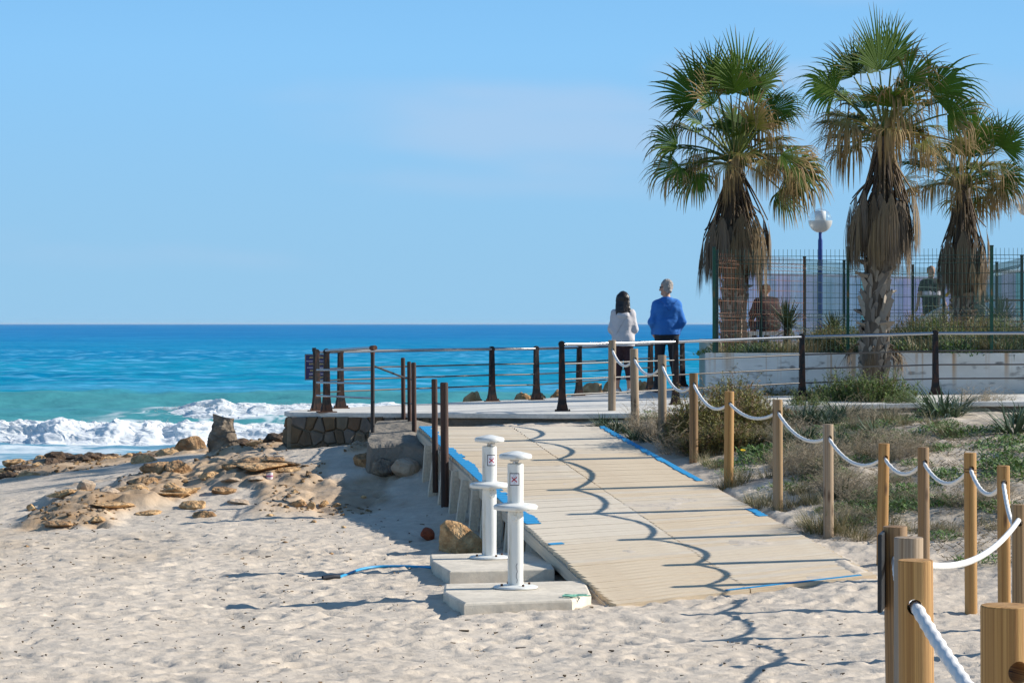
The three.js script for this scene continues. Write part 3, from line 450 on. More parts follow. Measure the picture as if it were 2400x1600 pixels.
  for (const [t0, t1] of [[0.41, 0.455], [0.475, 0.515], [0.60, 0.64]]) { const a = LT(t0), b = LT(t1), y = rampY(a[1]) - 0.2; const m = part(ramp, 'side_panel', box(0.02, 0.32, Math.hypot(b[0] - a[0], b[1] - a[1])), whiteBoard, V((a[0] + b[0]) / 2 + 0.02, y, -(a[1] + b[1]) / 2).add(off)); m.rotation.set(0.09, 0.18, -0.08); }
}

// ------------------------------------------------------------------ foot showers on plinths
const padMat = M([0.88, 0.81, 0.71], 0.9, { map: concreteMap, bumpMap: grainBump, bumpScale: 0.008 });
single('concrete_plinth', 'square edged pale concrete plinth under the shower post nearer the ramp top', 'plinth', plan([[-.74, 23.05], [-.70, 22.4], [-.52, 21.45], [.36, 21.7], [.30, 23.35]], 0.125, 0.3, 0.012), padMat);
single('concrete_plinth', 'pale concrete plinth with cut corners and a coil of green string', 'plinth', plan([[-.55, 20.75], [-.54, 20.1], [-.36, 19.3], [.46, 19.55], [.62, 20.0], [.60, 21.0]], 0.095, 0.3, 0.02), padMat);
const whitePaint = M([0.80, 0.80, 0.78], 0.45, { bumpMap: grainBump, bumpScale: 0.002, map: dataTex(256, 512, (u, v) => { const s = clamp(f2(u * 8, v * 5, 5, 901) * 2 - 0.5), r = clamp(f2(u * 20, v * 18, 3, 903) * 4 - 2.3); let c = [0.985, 0.985, 0.97]; c = c.map((a, q) => lerp(a, [.86, .83, .76][q], s * .9)); return c.map((a, q) => lerp(a, [.5, .42, .34][q], r)); }) });
const steel = M([0.62, 0.62, 0.62], 0.28, { metalness: 1 }), blackMetal = M([0.02, 0.02, 0.022], 0.5), rust = M([0.12, 0.052, 0.028], 0.9, { bumpMap: roughBump, bumpScale: 0.01 });
function canvasTex(w, h, draw) { const c = document.createElement('canvas'); c.width = w; c.height = h; draw(c.getContext('2d')); const t = new THREE.CanvasTexture(c); t.colorSpace = THREE.SRGBColorSpace; return t; }
const stickerTex = canvasTex(128, 144, g => {
  g.fillStyle = '#15171c'; g.fillRect(0, 0, 128, 144); g.fillStyle = '#e9e7ea'; g.fillRect(9, 9, 110, 126);
  g.strokeStyle = '#9b9ca6'; g.lineWidth = 4; g.beginPath(); g.arc(64, 34, 14, 0, 7); g.stroke(); g.beginPath(); g.moveTo(64, 48); g.lineTo(64, 112); g.moveTo(46, 66); g.lineTo(82, 66); g.moveTo(50, 122); g.lineTo(78, 122); g.stroke();
  g.strokeStyle = '#b01a35'; g.lineWidth = 13; g.beginPath(); g.moveTo(30, 48); g.lineTo(98, 104); g.moveTo(98, 46); g.lineTo(28, 102); g.stroke(); });
function shower(pos, label, turn, marks) {
  const g = thing('foot_shower', label, 'shower', pos), lathe = p => new THREE.LatheGeometry(p.map(q => new THREE.Vector2(...q)), 48);
  part(g, 'base_flange', lathe([[0, .03], [.07, .03], [.165, .022], [.178, .014], [.178, 0], [0, 0]]), whitePaint);
  part(g, 'lower_column', lathe([[0, .02], [.062, .02], [.063, .60], [.055, .625], [.055, .66]]), whitePaint);
  part(g, 'upper_column', lathe([[.045, .64], [.064, .665], [.064, .985], [.058, .995], [0, .995]]), whitePaint);
  part(g, 'middle_disc', lathe([[0, .685], [.07, .683], [.165, .668], [.176, .655], [.174, .632], [.16, .626], [.06, .615], [0, .615]]), whitePaint);
  part(g, 'top_cap', lathe([[0, 1.095], [.03, 1.093], [.115, 1.073], [.131, 1.062], [.131, 1.038], [.12, 1.03], [.03, 1.02], [0, 1.02]]), whitePaint);
  part(g, 'neck', lathe([[0, .99], [.022, .99], [.022, 1.03], [0, 1.03]]), steel);
  const noz = part(g, 'nozzle', mergeGeometries([rod(V(0, 1.005, 0.02), V(0, 1.005, 0.062), 0.008), rod(V(-0.035, 1.017, 0.05), V(0.035, 1.017, 0.05), 0.006)]), steel); noz.rotation.y = turn;
  const kn = new THREE.CylinderGeometry(.022, .024, .05, 24); kn.rotateX(Math.PI / 2); kn.translate(0, .565, .078); part(g, 'push_button', kn, whitePaint).rotation.y = turn;
  const st = new THREE.CylinderGeometry(.0655, .0655, .098, 24, 1, true, -0.62, 1.24); part(g, 'warning_sticker', st, M([1, 1, 1], .5, { map: stickerTex, side: THREE.DoubleSide }), V(0, .872, 0)).rotation.y = turn;
  for (let k = 0; k < 4; k++) part(g, 'bolt', new THREE.CylinderGeometry(.011, .011, .018, 6).translate(Math.sin(k * 1.571 + .5) * .125, .032, Math.cos(k * 1.571 + .5) * .125), rust);
  if (marks) { const s = []; for (let k = 0; k < 7; k++) { const a = 0.15 + 0.09 * Math.sin(k * 1.9), y = 0.05 + k * 0.022, a2 = 0.15 + 0.09 * Math.sin(k * 1.9 + 1.9); s.push(rod(V(Math.sin(a) * .0632, y, Math.cos(a) * .0632), V(Math.sin(a2) * .0632, y + .022, Math.cos(a2) * .0632), 0.0022, 5)); } part(g, 'scrawl', mergeGeometries(s), M([.1, .1, .12], .7)); }
  return g;
}
shower(V(-0.20, 0.125, -22.65), 'white foot shower post on the square plinth beside the tan boulder', 0.32, false);
shower(V(0.028, 0.095, -20.38), 'white foot shower post with scrawl low down, on the cut corner plinth', -0.15, true);
{ // hose, string, tin
  const hp = [[1012, 1339], [985, 1337], [940, 1336], [890, 1337], [850, 1341], [815, 1349], [795, 1357]].map(([x, y]) => ground(x, y).add(V(0, 0.014, 0)));
  const h = thing('garden_hose', 'blue garden hose lying on sand beside the square plinth', 'hose', hp[3].clone()); hp.forEach(p => p.sub(h.position));
  part(h, 'tube', tube(hp, 0.012, 60, 10), M([.02, .30, .58], .45)); const e = hp[6]; part(h, 'end_fitting', tube([e.clone().add(V(0, .004, 0)), e.clone().add(V(-.05, .008, .03)), e.clone().add(V(-.14, .0, .08))], 0.02, 12, 10), M([.015, .02, .03], .6));
  const sp = []; const r = rng(4); for (let k = 0; k < 26; k++) sp.push(V(0.44 + 0.055 * Math.sin(k * 1.7) + k * 0.005 * (k > 14 ? 1 : 0), 0.105 + 0.008 * r(), -19.68 + 0.05 * Math.cos(k * 1.35) - k * 0.002));
  single('string_coil', 'tangled pale green string lying on the cut corner plinth', 'string', tube(sp, 0.0045, 200, 5), M([.22, .52, .38], .8));
  const c = ground(631, 1126, 20), t = thing('paint_tin', 'small white and pink tin standing on the shaded rocks', 'tin', c); part(t, 'body', new THREE.CylinderGeometry(.04, .038, .075, 24).translate(0, .035, 0), M([.75, .68, .7], .5)); part(t, 'band', new THREE.CylinderGeometry(.0408, .04, .02, 24).translate(0, .035, 0), M([.45, .16, .28], .5)); part(t, 'lid', new THREE.CylinderGeometry(.046, .046, .012, 24).translate(-.012, .079, 0), blackMetal).rotation.z = .15;
}
// ------------------------------------------------------------------ timber posts and ropes
const woodTex = (a, b, c, s) => dataTex(256, 1024, (u, v) => {
  const w = u + 0.02 * f2(u * 3, v * 3, 3, s), lines = f2(Math.cos(w * 6.283) * 9 + s, Math.sin(w * 6.283) * 9 + v * 1.6, 5, s), fine = f2(u * 70, v * 5, 3, s + 3), big = f2(Math.cos(u * 6.283) * 1.2 + 5, v * 2.5 + Math.sin(u * 6.283) * 1.2, 3, s + 5);
  let knot = 0; for (let k = 0; k < 9; k++) { const dx = (((u - hash(k, s, 1) + 1.5) % 1) - 0.5) * 8, dy = (v - hash(k, s, 2)) * 34; knot = Math.max(knot, 1 - Math.hypot(dx, dy) * 1.8); }
  const split = Math.abs(((u - 0.2 - 0.03 * f2(v * 2, 1, 2, s) + 1.5) % 1) - 0.5) < 0.006 + 0.006 * n2(v * 7, 3, s) ? 0.85 : Math.abs(((u - 0.62 - 0.02 * f2(v * 3, 5, 2, s) + 1.5) % 1) - 0.5) < 0.007 * n2(v * 4, 9, s + 2) ? 0.8 : 0;
  return [0, 1, 2].map(q => lerp(lerp(lerp(a[q], b[q], clamp(0.5 + 0.55 * lines + 0.6 * fine)), c[q], clamp(0.2 + big * 1.2)), [.22, .14, .08][q], Math.max(split, clamp(knot) * 0.7)));
});
const postMats = [woodTex([.47, .36, .24], [.72, .58, .40], [.62, .53, .42], 11), woodTex([.46, .38, .29], [.68, .59, .48], [.58, .53, .47], 17), woodTex([.55, .38, .19], [.80, .62, .37], [.70, .54, .34], 23), woodTex([.40, .30, .19], [.70, .54, .35], [.60, .49, .37], 29), woodTex([.52, .43, .33], [.74, .65, .54], [.56, .52, .47], 37)].map(t => M([1, 1, 1], 0.75, { map: t, bumpMap: grainBump, bumpScale: 0.002 }));
const postGeo = (() => {
  const R = 0.047, L = 1.7, pr = [[0, 0], [R, 0], [R * 1.01, L * .5], [R, L - .003], [R - .002, L], [0, L]].map(q => new THREE.Vector2(...q)), g = new THREE.LatheGeometry(pr, 36); g.translate(0, -L, 0);
  const h = new THREE.CylinderGeometry(0.021, 0.021, 0.3, 20); h.rotateX(Math.PI / 2); h.translate(0, -0.12, 0);
  const a = new Brush(g), b = new Brush(h); a.updateMatrixWorld(); b.updateMatrixWorld(); const ev = new Evaluator(); ev.useGroups = false; return ev.evaluate(a, b, SUBTRACTION).geometry;
})();
const ropeMat = M([0.76, 0.75, 0.72], 0.85, { bumpMap: grainBump, bumpScale: 0.002 });
function rope(a, b, sag, label, group, r0 = 0.0155) {
  const n = Math.max(70, Math.round(a.distanceTo(b) / 0.006)), rad = 12, pos = [], idx = [], uv = [], up = V(0, 1, 0), P0 = t => V(lerp(a.x, b.x, t), lerp(a.y, b.y, t) - sag * 4 * t * (1 - t), lerp(a.z, b.z, t));
  let len = 0, last = P0(0); const side = b.clone().sub(a).setY(0).normalize().cross(up);
  for (let i = 0; i <= n; i++) { const t = i / n, p = P0(t), T = P0(Math.min(1, t + 1e-3)).sub(P0(Math.max(0, t - 1e-3))).normalize(), N = new THREE.Vector3().crossVectors(side, T); len += p.distanceTo(last); last = p;
    for (let j = 0; j <= rad; j++) { const th = j / rad * 2 * Math.PI, k = r0 * (1 + 0.085 * Math.cos(3 * th + len * 70)); const q = p.clone().addScaledVector(side, Math.cos(th) * k).addScaledVector(N, Math.sin(th) * k); pos.push(q.x, q.y, q.z); uv.push(len * 4, j / rad); } }
  for (let i = 0; i < n; i++) for (let j = 0; j < rad; j++) { const A = i * (rad + 1) + j, B = A + rad + 1; idx.push(A, B, B + 1, A, B + 1, A + 1); }
  const g = new THREE.BufferGeometry(); g.setAttribute('position', new THREE.Float32BufferAttribute(pos, 3)); g.setAttribute('uv', new THREE.Float32BufferAttribute(uv, 2)); g.setIndex(idx); g.computeVertexNormals();
  return single('rope', label, 'rope', g, ropeMat, null, group);
}
const NTH = ['first','second','third','fourth','fifth','sixth','seventh','eighth','ninth','tenth','eleventh','last'];
const tops = POSTS.map(([px, py, d]) => at(px, py, d));
const near = [[2099, 1233, 10.0], [2131, 1259, 8.5], [2147, 1312, 6.7], [2358, 1418, 4.75]].map(q => at(...q));
function woodPost(p, mat, label, group, hole) { const m = single('wooden_post', label, 'post', postGeo, postMats[mat], p, group); m.rotation.y = hole; m.rotation.z = 0.03 * n2(p.x * 5, p.z * 5, 4); m.rotation.x = 0.02 * n2(p.x * 5, p.z * 5, 8); const k = 1 + 0.07 * n2(p.x * 9, p.z * 9, 6); m.scale.set(k, 1, k); if (n2(p.x * 7, p.z * 7, 2) > 0) m.rotation.y += Math.PI; return m; }
tops.forEach((p, i) => { const a = tops[Math.max(0, i - 1)], b = tops[Math.min(tops.length - 1, i + 1)]; woodPost(p, [1, 4, 1, 3, 2, 0, 4, 2, 3, 2, 2, 0][i], `${['greyish', 'greyish', 'greyish', 'brown', 'honey coloured', 'brown', 'greyish', 'honey coloured', 'brown', 'honey coloured', 'honey coloured', 'brown'][i]} timber rope post, ${NTH[i]} along the dune fence from the promenade edge`, 'rope fence posts beside the ramp', Math.atan2(b.x - a.x, b.z - a.z)); });
const hole = (p) => V(p.x, p.y - 0.12, p.z);
for (let i = 0; i < tops.length - 1; i++) rope(hole(tops[i]), hole(tops[i + 1]), [0.16, .17, .2, .17, .12, .15, .17, .14, .17, .16, .14][i] * 0.85, `white rope sagging between ${NTH[i]} and ${NTH[i + 1]} dune fence posts from the promenade`, 'ropes of the fence beside the ramp');
const signPost = woodPost(near[0], 3, 'timber post with a thin black board fixed to its side', null, 0.3);
woodPost(near[1], 4, 'timber post with grey brown weathered top, between board post and split post', null, 0.3);
woodPost(near[2], 2, 'honey coloured timber post with a long split and two ropes', null, -0.22);
woodPost(near[3], 2, 'thick looking timber post with an empty dark drilled hole', null, 0.38);
rope(hole(near[0]), hole(tops[11]).add(V(0, .02, 0)), 0.14, 'thick white rope from the black board post to the last post of the dune row', null, 0.0165);
rope(hole(near[0]), hole(near[1]), 0.10, 'white rope from the black board post down to the grey topped post', null);
rope(hole(near[1]), hole(near[2]), 0.10, 'white rope hanging between the grey topped post and the split post', null);
{ const a = hole(near[2]), e = at(2215, 1604, 5.35), b = V(e.x + 0.12, e.y - 0.12, e.z + 0.32); rope(a, b, 0.02, 'white rope running forward from the split post, wire tied round it', null, 0.0165);
  const t = 0.66, c = a.clone().lerp(b, t).add(V(0, -0.02 * 4 * t * (1 - t), 0)), dir = b.clone().sub(a).normalize(), s = V(dir.z, 0, -dir.x).normalize(), n = new THREE.Vector3().crossVectors(dir, s), w = []; for (let k = 0; k <= 36; k++) { const q = k / 36 * 12.2; w.push(c.clone().addScaledVector(s, 0.0185 * Math.cos(q)).addScaledVector(n, 0.0185 * Math.sin(q)).addScaledVector(dir, 0.008 * k / 36)); } w.push(c.clone().add(V(0.03, 0.01, 0.01)), c.clone().add(V(0.075, 0.006, 0.0))); single('wire_tie', 'thin rusty wire twisted round the front white rope', 'wire', tube(w, 0.0014, 120, 5), rust); }
{ const r = 0.0485, w = [], p = tops[9]; for (let k = 0; k <= 60; k++) { const q = k / 60 * 12.6; w.push(V(p.x + r * Math.cos(q), p.y - 0.135 + 0.012 * Math.sin(q * 0.7) - 0.012 * k / 60, p.z + r * Math.sin(q))); } single('cord_binding', 'thin brown cord wound round a honey coloured rope post below its top', 'cord', tube(w, 0.003, 140, 5), rust); }
{ const b = new THREE.Shape(); b.moveTo(-.155, 0); b.lineTo(.145, .012); b.lineTo(.15, .30); b.lineTo(-.15, .295); b.closePath(); const g = new THREE.ExtrudeGeometry(b, { depth: .012, bevelEnabled: true, bevelSize: .003, bevelThickness: .003, bevelSegments: 1 }); g.rotateY(1.33);
  const p = at(2066, 1424, 10.0); const s = thing('notice_board', 'thin black notice board seen edge on, fixed to a timber post', 'board', V(p.x + 0.005, p.y, p.z)); part(s, 'panel', g, M([.012, .014, .016], .5, { bumpMap: roughBump, bumpScale: .01 })); part(s, 'bracket', box(.03, .02, .04, .03, .2, 0), rust); }
// ------------------------------------------------------------------ railings
const railSteel = M([0.40, 0.41, 0.43], 0.2, { metalness: 1 }), thinSteel = M([0.10, 0.095, 0.09], 0.42, { metalness: .8 });
const rustyPaint = M([1, 1, 1], 0.75, { bumpMap: roughBump, bumpScale: 0.006, map: dataTex(128, 512, (u, v) => { const r = clamp(f2(u * 5, v * 14, 5, 951) * 1.8 + 0.35 + 0.5 * (v < 0.25 ? (0.25 - v) * 4 : 0)); return [0, 1, 2].map(q => lerp([.05, .06, .075][q], [.24, .14, .09][q], r)); }) });
function flaredPost(h) {                                       // plate post with a splayed foot and a round head
  const s = new THREE.Shape(), prof = [[.070, 0], [.062, .05], [.046, .12], [.036, .22], [.032, h * .6], [.026, h - .06]];
  s.moveTo(-prof[0][0], 0); prof.slice(1).forEach(([w, y]) => s.lineTo(-w, y)); s.absarc(0, h - .03, .034, Math.PI * 1.2, -Math.PI * .2, true); prof.slice().reverse().forEach(([w, y]) => s.lineTo(w, y)); s.closePath();
  const g = new THREE.ExtrudeGeometry(s, { depth: .05, bevelEnabled: true, bevelSize: .006, bevelThickness: .006, bevelSegments: 2, curveSegments: 10 }); g.translate(0, 0, -.025);
  const p = g.attributes.position, uv = g.attributes.uv; for (let i = 0; i < p.count; i++) uv.setXY(i, p.getX(i) * 4 + p.getZ(i) * 4, p.getY(i) / 0.9); return g;
}
function railing(name, label, ptsIn, h, levels, close = {}) {
  const base = ptsIn[0], g = thing(name, label, 'railing', base.clone()), pts = ptsIn.map(p => p.clone().sub(base));
  const geo = flaredPost(h);
  pts.forEach((p, i) => { if (close.skip?.includes(i)) return; const a = pts[Math.max(0, i - 1)], b = pts[Math.min(pts.length - 1, i + 1)], yaw = close.yaw ?? Math.atan2(-(b.z - a.z), b.x - a.x) * 0.35;
    const m = part(g, 'post', geo, rustyPaint, p); m.rotation.y = yaw; m.rotation.z = (close.lean ?? 0) + 0.012 * n2(i * 3, 2);
    part(m, 'foot_plate', box(.21, .014, .11, 0, .004, 0), rust); part(m, 'bolt', new THREE.CylinderGeometry(.012, .012, .035, 6).translate(-.085, .02, .02), rust); part(m, 'bolt', new THREE.CylinderGeometry(.012, .012, .035, 6).translate(.085, .02, .02), rust); });
  for (let i = 0; i < pts.length - 1; i++) levels.forEach((y, k) => { const a = pts[i].clone().add(V(0, y, 0)), b = pts[i + 1].clone().add(V(0, y, 0)); part(g, k ? 'rail' : 'handrail', rod(a, b, k ? .0105 : .021, k ? 8 : 18), k ? thinSteel : railSteel); });
  return g;
}
const dk = (px, py) => { const d = (EYE - 1.112) * F / (py - HY); return V((px - CX) / F * d, deckY((px - CX) / F * d) + .002, -d); };
const farRail = [at(742, 963, 32.02), at(798, 957, 33.0), V(-.28, 1.112, -36.0), V(.35, 1.112, -36.55), V(1.01, 1.112, -38.6), V(2.2, 1.13, -40.7), V(2.86, 1.14, -42.9)]; farRail.forEach(p => { p.y = deckY(p.x) + .002; });
railing('promenade_railing', 'rusty steel railing along the seaward edge of the promenade behind the couple', farRail, .765, [.735, .52, .37, .22]);
{ const b = at(765, 966, 31.56); b.y = 1.112; const g = thing('platform_railing', 'short railing at the platform corner ending at a tall black pole', 'railing', b);
  const m = part(g, 'post', flaredPost(.775), rustyPaint); m.rotation.y = .3; part(m, 'foot_plate', box(.24, .014, .12, 0, .004, 0), rust);
  const e = at(873, 1056, 30.3).sub(b), top = at(873, 826, 30.3).sub(b); part(g, 'pole', rod(V(e.x, e.y - .2, e.z), V(top.x, top.y, top.z), .0245, 14), M([.022, .017, .016], .6)); part(g, 'pole_cap', rod(V(top.x, top.y - .02, top.z), V(top.x, top.y + .004, top.z), .027, 14), rust);
  const hr = at(876, 815, 30.3).sub(b), h0 = V(-.02, .755, 0); part(g, 'handrail', rod(h0, hr, .020, 14), railSteel); const dir = hr.clone().sub(h0).normalize(); part(g, 'handrail_end', rod(hr.clone().addScaledVector(dir, -.07), hr.clone().addScaledVector(dir, .035), .03, 12), rust);
  [[866], [898], [933]].forEach(([py], k) => part(g, 'rail', rod(V(-.12, [.52, .365, .205][k], 0), at(873, py, 30.3).sub(b), .0125, 8), railSteel));
  const br0 = at(875, 857, 30.3).sub(b), br1 = at(945, 884, 31.2).sub(b); part(g, 'brace', rod(br0, br1, .012, 8), M([.02, .02, .022], .6));
}
const nearRail = [[1318, 966, 31.55], [1584, 940, 33.2], [1881, 935, 34.5], [2194, 931, 35.0], [2560, 930, 35.2]].map(([px, py, d]) => { const p = at(px, py, d); p.y = deckY(p.x) + .002; return p; });
nearRail[2].y += .02; nearRail[3].y += .03; nearRail[4].y += .03;
railing('walkway_railing', 'steel walkway railing with bright handrail in front of white planter wall', nearRail, .87, [.835, .595, .405, .215], { yaw: .1 });
{ // warning board on the corner posts
  const tex = canvasTex(512, 672, g => { g.fillStyle = '#2f2d5c'; g.fillRect(0, 0, 512, 672); g.strokeStyle = '#b7a58c'; g.lineWidth = 8; g.strokeRect(4, 4, 504, 664); g.textAlign = 'center';
    const L = [['ATENCIÓN', '#d8c25a', 62], ['PELIGRO CORRIENTES MAR', '#d9d6e4', 36], ['ATTENTION', '#d8c25a', 62], ['DANGEROUS CURRENTS', '#d9d6e4', 38], ['VORSICHT', '#d8c25a', 62], ['GEFÄHRLICHE', '#d9d6e4', 50], ['STRÖMUNGEN', '#d8c25a', 50]]; let y = 100; for (const [t, c, s] of L) { g.fillStyle = c; g.font = `bold ${s}px sans-serif`; g.fillText(t, 256, y, 480); y += 88; } });
  const p = at(741, 860, 33.2), s = thing('warning_sign', 'dark purple warning board with yellow and white lettering behind the railing corner', 'sign', p);
  const panel = part(s, 'panel', box(.30, .335, .012), M([.03, .03, .09], .6)); panel.rotation.y = .12; const f = part(panel, 'lettering', new THREE.PlaneGeometry(.288, .322), M([1, 1, 1], .55, { map: tex }), V(0, 0, .0085));
  part(s, 'pole', rod(V(-.03, -.65, -.03), V(-.03, .2, -.03), .02, 10), rustyPaint); part(s, 'pole_top', box(.05, .05, .05, -.03, .225, -.03), blackMetal);
}
// brown steel posts along the open edge of the ramp
const brownPost = M([0.085, 0.045, 0.03], 0.7, { bumpMap: roughBump, bumpScale: .004, map: dataTex(64, 256, (u, v) => { const k = clamp(.75 + .5 * f2(u * 4, v * 12, 4, 971)); return [k, k * .92, k * .88]; }) });
[[945.5, 838, 1000, 31.35, .026, 'thin brown steel post on the platform edge at the ramp head'], [960, 847, 1010, 30.9, .025, 'brown steel post in the middle of the trio at the ramp head'], [971, 849, 1055, 30.3, .0285, 'front brown steel post of the trio, reaching down beside the buttress'], [1020, 888, 1140, 28.35, .033, 'slimmer brown steel post of the pair halfway down the ramp edge'], [1043, 896, 1180, 27.5, .043, 'stout brown steel post of the pair halfway down the ramp edge']].forEach(([px, y0, y1, d, r, label]) => {
  const b = at(px, y1 + 14, d), t = at(px, y0, d); const g = new THREE.LatheGeometry([[0, 0], [r, 0], [r, t.y - b.y - .01], [r - .008, t.y - b.y], [0, t.y - b.y]].map(q => new THREE.Vector2(...q)), 20); const m = single('steel_post', label, 'post', g, brownPost, b); m.rotation.z = .008; });
{ const g = thing('safety_cable', 'dark cable linking the brown steel posts along the ramp edge', 'cable', at(945, 886, 31.3)), o = g.position; const run = (l) => { for (let i = 0; i < l.length - 1; i++) part(g, 'cable', rod(at(...l[i]).sub(o), at(...l[i + 1]).sub(o), .0085, 7), M([.02, .022, .03], .5)); }; run([[945, 886, 31.35], [960, 888, 30.9], [971, 892, 30.3]]); run([[945, 944, 31.35], [960, 945, 30.9], [971, 948, 30.3]]); run([[1020, 944, 28.35], [1043, 950, 27.5]]); }

// ------------------------------------------------------------------ lamps
function lamp(px, d, yGlobe, label) {
  const x = (px - CX) / F * d, g = thing('street_lamp', label, 'lamp', V(x, 1.72, -d)), H = yGlobe - 1.72, blue = M([.012, .055, .28], .45), R = .22;
  part(g, 'pole', new THREE.LatheGeometry([[0, 0], [.07, 0], [.065, .3], [.043, .35], [.042, H - .36], [.03, H - .32], [.03, H - .2], [0, H - .2]].map(q => new THREE.Vector2(...q)), 24), blue);
  part(g, 'neck', rod(V(0, H - .32, 0), V(0, H - .2, 0), .022, 12), M([.5, .5, .5], .4));
  part(g, 'globe_bottom', new THREE.SphereGeometry(R, 40, 20, 0, Math.PI * 2, Math.PI / 2, Math.PI / 2).translate(0, H, 0), P({ color: rgb(.62, .62, .6), roughness: .35, transmission: .25, thickness: 0, side: THREE.DoubleSide }));
  part(g, 'globe_top', new THREE.SphereGeometry(R, 40, 20, 0, Math.PI * 2, 0, Math.PI / 2).translate(0, H + .002, 0), P({ color: rgb(.9, .93, .95), roughness: .06, transmission: .92, thickness: 0, side: THREE.DoubleSide }));
  part(g, 'diffuser', new THREE.LatheGeometry([[0, .0], [.10, .0], [.105, .17], [.02, .185]].map(q => new THREE.Vector2(...q)), 24).translate(0, H, 0), M([.78, .78, .76], .5, { side: THREE.DoubleSide }));
}
lamp(1923, 47, 2.2 + 242 / F * 47, 'globe street lamp on a blue pole between the two tall palms');
lamp(2411, 46, 2.2 + 281 / F * 46, 'globe street lamp beyond the farthest palm, mostly cut off');

// ------------------------------------------------------------------ wire fences
const greenPost = M([1, 1, 1], .6, { map: dataTex(32, 512, (u, v) => { const r = clamp(f2(u * 3, v * 9, 5, 985) * 2 - .55); return [0, 1, 2].map(q => lerp([.07, .30, .22][q], [.52, .36, .20][q], r)); }) });
const darkPost = M([.018, .045, .035], .6), rustPost = M([.13, .06, .03], .85), wireMat = M([.03, .075, .06], .5, { metalness: .3 }), rustWire = M([.20, .085, .045], .8);
function fence(label, pts, H, mats, panelMats, thick = 1) {
  const b = pts[0], g = thing('mesh_fence', label, 'fence', b.clone()), q = pts.map(p => p.clone().sub(b));
  q.forEach((p, i) => { const m = part(g, 'post', box(.044, H + .06, .044, 0, (H + .06) / 2 - .02, 0), mats[i % mats.length], p); part(m, 'cap', box(.05, .02, .05, 0, H + .05, 0), darkPost); });
  for (let i = 0; i < q.length - 1; i++) {
    const a = q[i], c = q[i + 1], L = Math.hypot(c.x - a.x, c.z - a.z), n = Math.round(L / .062), dir = V((c.x - a.x) / L, 0, (c.z - a.z) / L), nr = V(-dir.z, 0, dir.x), geos = [], prof = [[0, 0], [.52, 0], [.57, .03], [.62, 0], [H - .19, 0], [H - .135, .035], [H - .08, 0], [H + .02, 0]];
    const at2 = (s, y, o) => a.clone().addScaledVector(dir, s).addScaledVector(nr, o).add(V(0, y + (c.y - a.y) * s / L, 0));
    for (let k = 1; k < n; k++) { const s = k / n * L; for (let e = 0; e < prof.length - 1; e++) geos.push(rod(at2(s, ...prof[e]), at2(s, ...prof[e + 1]), .0031 * thick, 4)); }
    for (const [y, o] of [[.02, 0], [.2, 0], [.36, 0], [.52, 0], [.57, .03], [.62, 0], [.8, 0], [.98, 0], [1.14, 0], [H - .19, 0], [H - .135, .035], [H - .08, 0]]) geos.push(rod(at2(0, y, o), at2(L, y, o), .0038 * thick, 4));
    const m = part(g, 'wire_panel', mergeGeometries(geos), panelMats[i % panelMats.length]); m.userData.kind = 'stuff';
  }
}
const fp = (px, d, y = 1.78) => V((px - CX) / F * d, y, -d);
fence('green wire mesh fence standing on the white planter wall', [fp(1674, 37.05), fp(1988, 37.05), fp(2325, 37.05, 1.80), fp(2660, 37.05, 1.80)], 1.48, [greenPost], [wireMat]);
fence('older rusting wire fence slanting back behind the first palm', [fp(1680, 37.4, 1.74), fp(1784, 38.7, 1.73), fp(1886, 40.4, 1.73), fp(1979, 43, 1.73), fp(2140, 46, 1.73), fp(2212, 47.6, 1.73), fp(2277, 49, 1.73)], 1.48, [darkPost, darkPost, rustPost, darkPost, darkPost, darkPost, darkPost], [rustWire, rustWire, wireMat, wireMat, wireMat, wireMat]);
fence('dark wire fence running forward beside the farthest palm', [fp(2283, 48.6, 1.73), fp(2337, 44, 1.73), fp(2396, 39.8, 1.73)], 1.48, [darkPost], [wireMat], .6);
{ // coloured hoarding behind the plaza
  const g = thing('painted_hoarding', 'pale lavender and turquoise striped hoarding behind the plaza', 'hoarding', V(5.35, 1.70, -66)), cols = [[.72, .76, .90], [.66, .80, .92], [.45, .80, .84], [.74, .74, .92], [.66, .82, .92], [.55, .76, .88]].map(c => P({ color: rgb(...c), roughness: 1, transmission: .65, thickness: 0, side: THREE.DoubleSide })); const un = box(.36, 1, .04, .18, .5, 0);
  for (let k = 0; k < 32; k++) { const x = k * .37, top = k < 17 ? lerp(1.78, 1.66, k / 17) : 1.86 - (k % 5) * .02; const m = part(g, 'panel', un, cols[k < 7 ? (k % 2 ? 1 : 0) : Math.floor(hash(k, 8) * 6)], V(x, 0, -k * .03)); m.scale.y = top; }
  part(g, 'top_rail', rod(V(0, 1.80, .05), V(6.3, 1.68, -.45), .03, 8), M([.5, .55, .65], .5)); part(g, 'top_rail', rod(V(6.3, 1.9, -.45), V(11.8, 1.8, -.9), .03, 8), M([.5, .55, .65], .5));
}
{ const d = 50, x0 = (2150 - CX) / F * d, g = new THREE.Shape(); g.moveTo(0, 0); g.lineTo(.55, 0); g.lineTo(.55, .78); g.lineTo(.40, .78); g.lineTo(0, .56); g.closePath(); const e = new THREE.ExtrudeGeometry(g, { depth: .25, bevelEnabled: true, bevelSize: .01, bevelThickness: .01, bevelSegments: 1 }); single('concrete_parapet', 'grey concrete parapet end with a sloping top, in front of the polo shirt man', 'parapet', e, paleStone, V(x0, 1.72, -d)); }
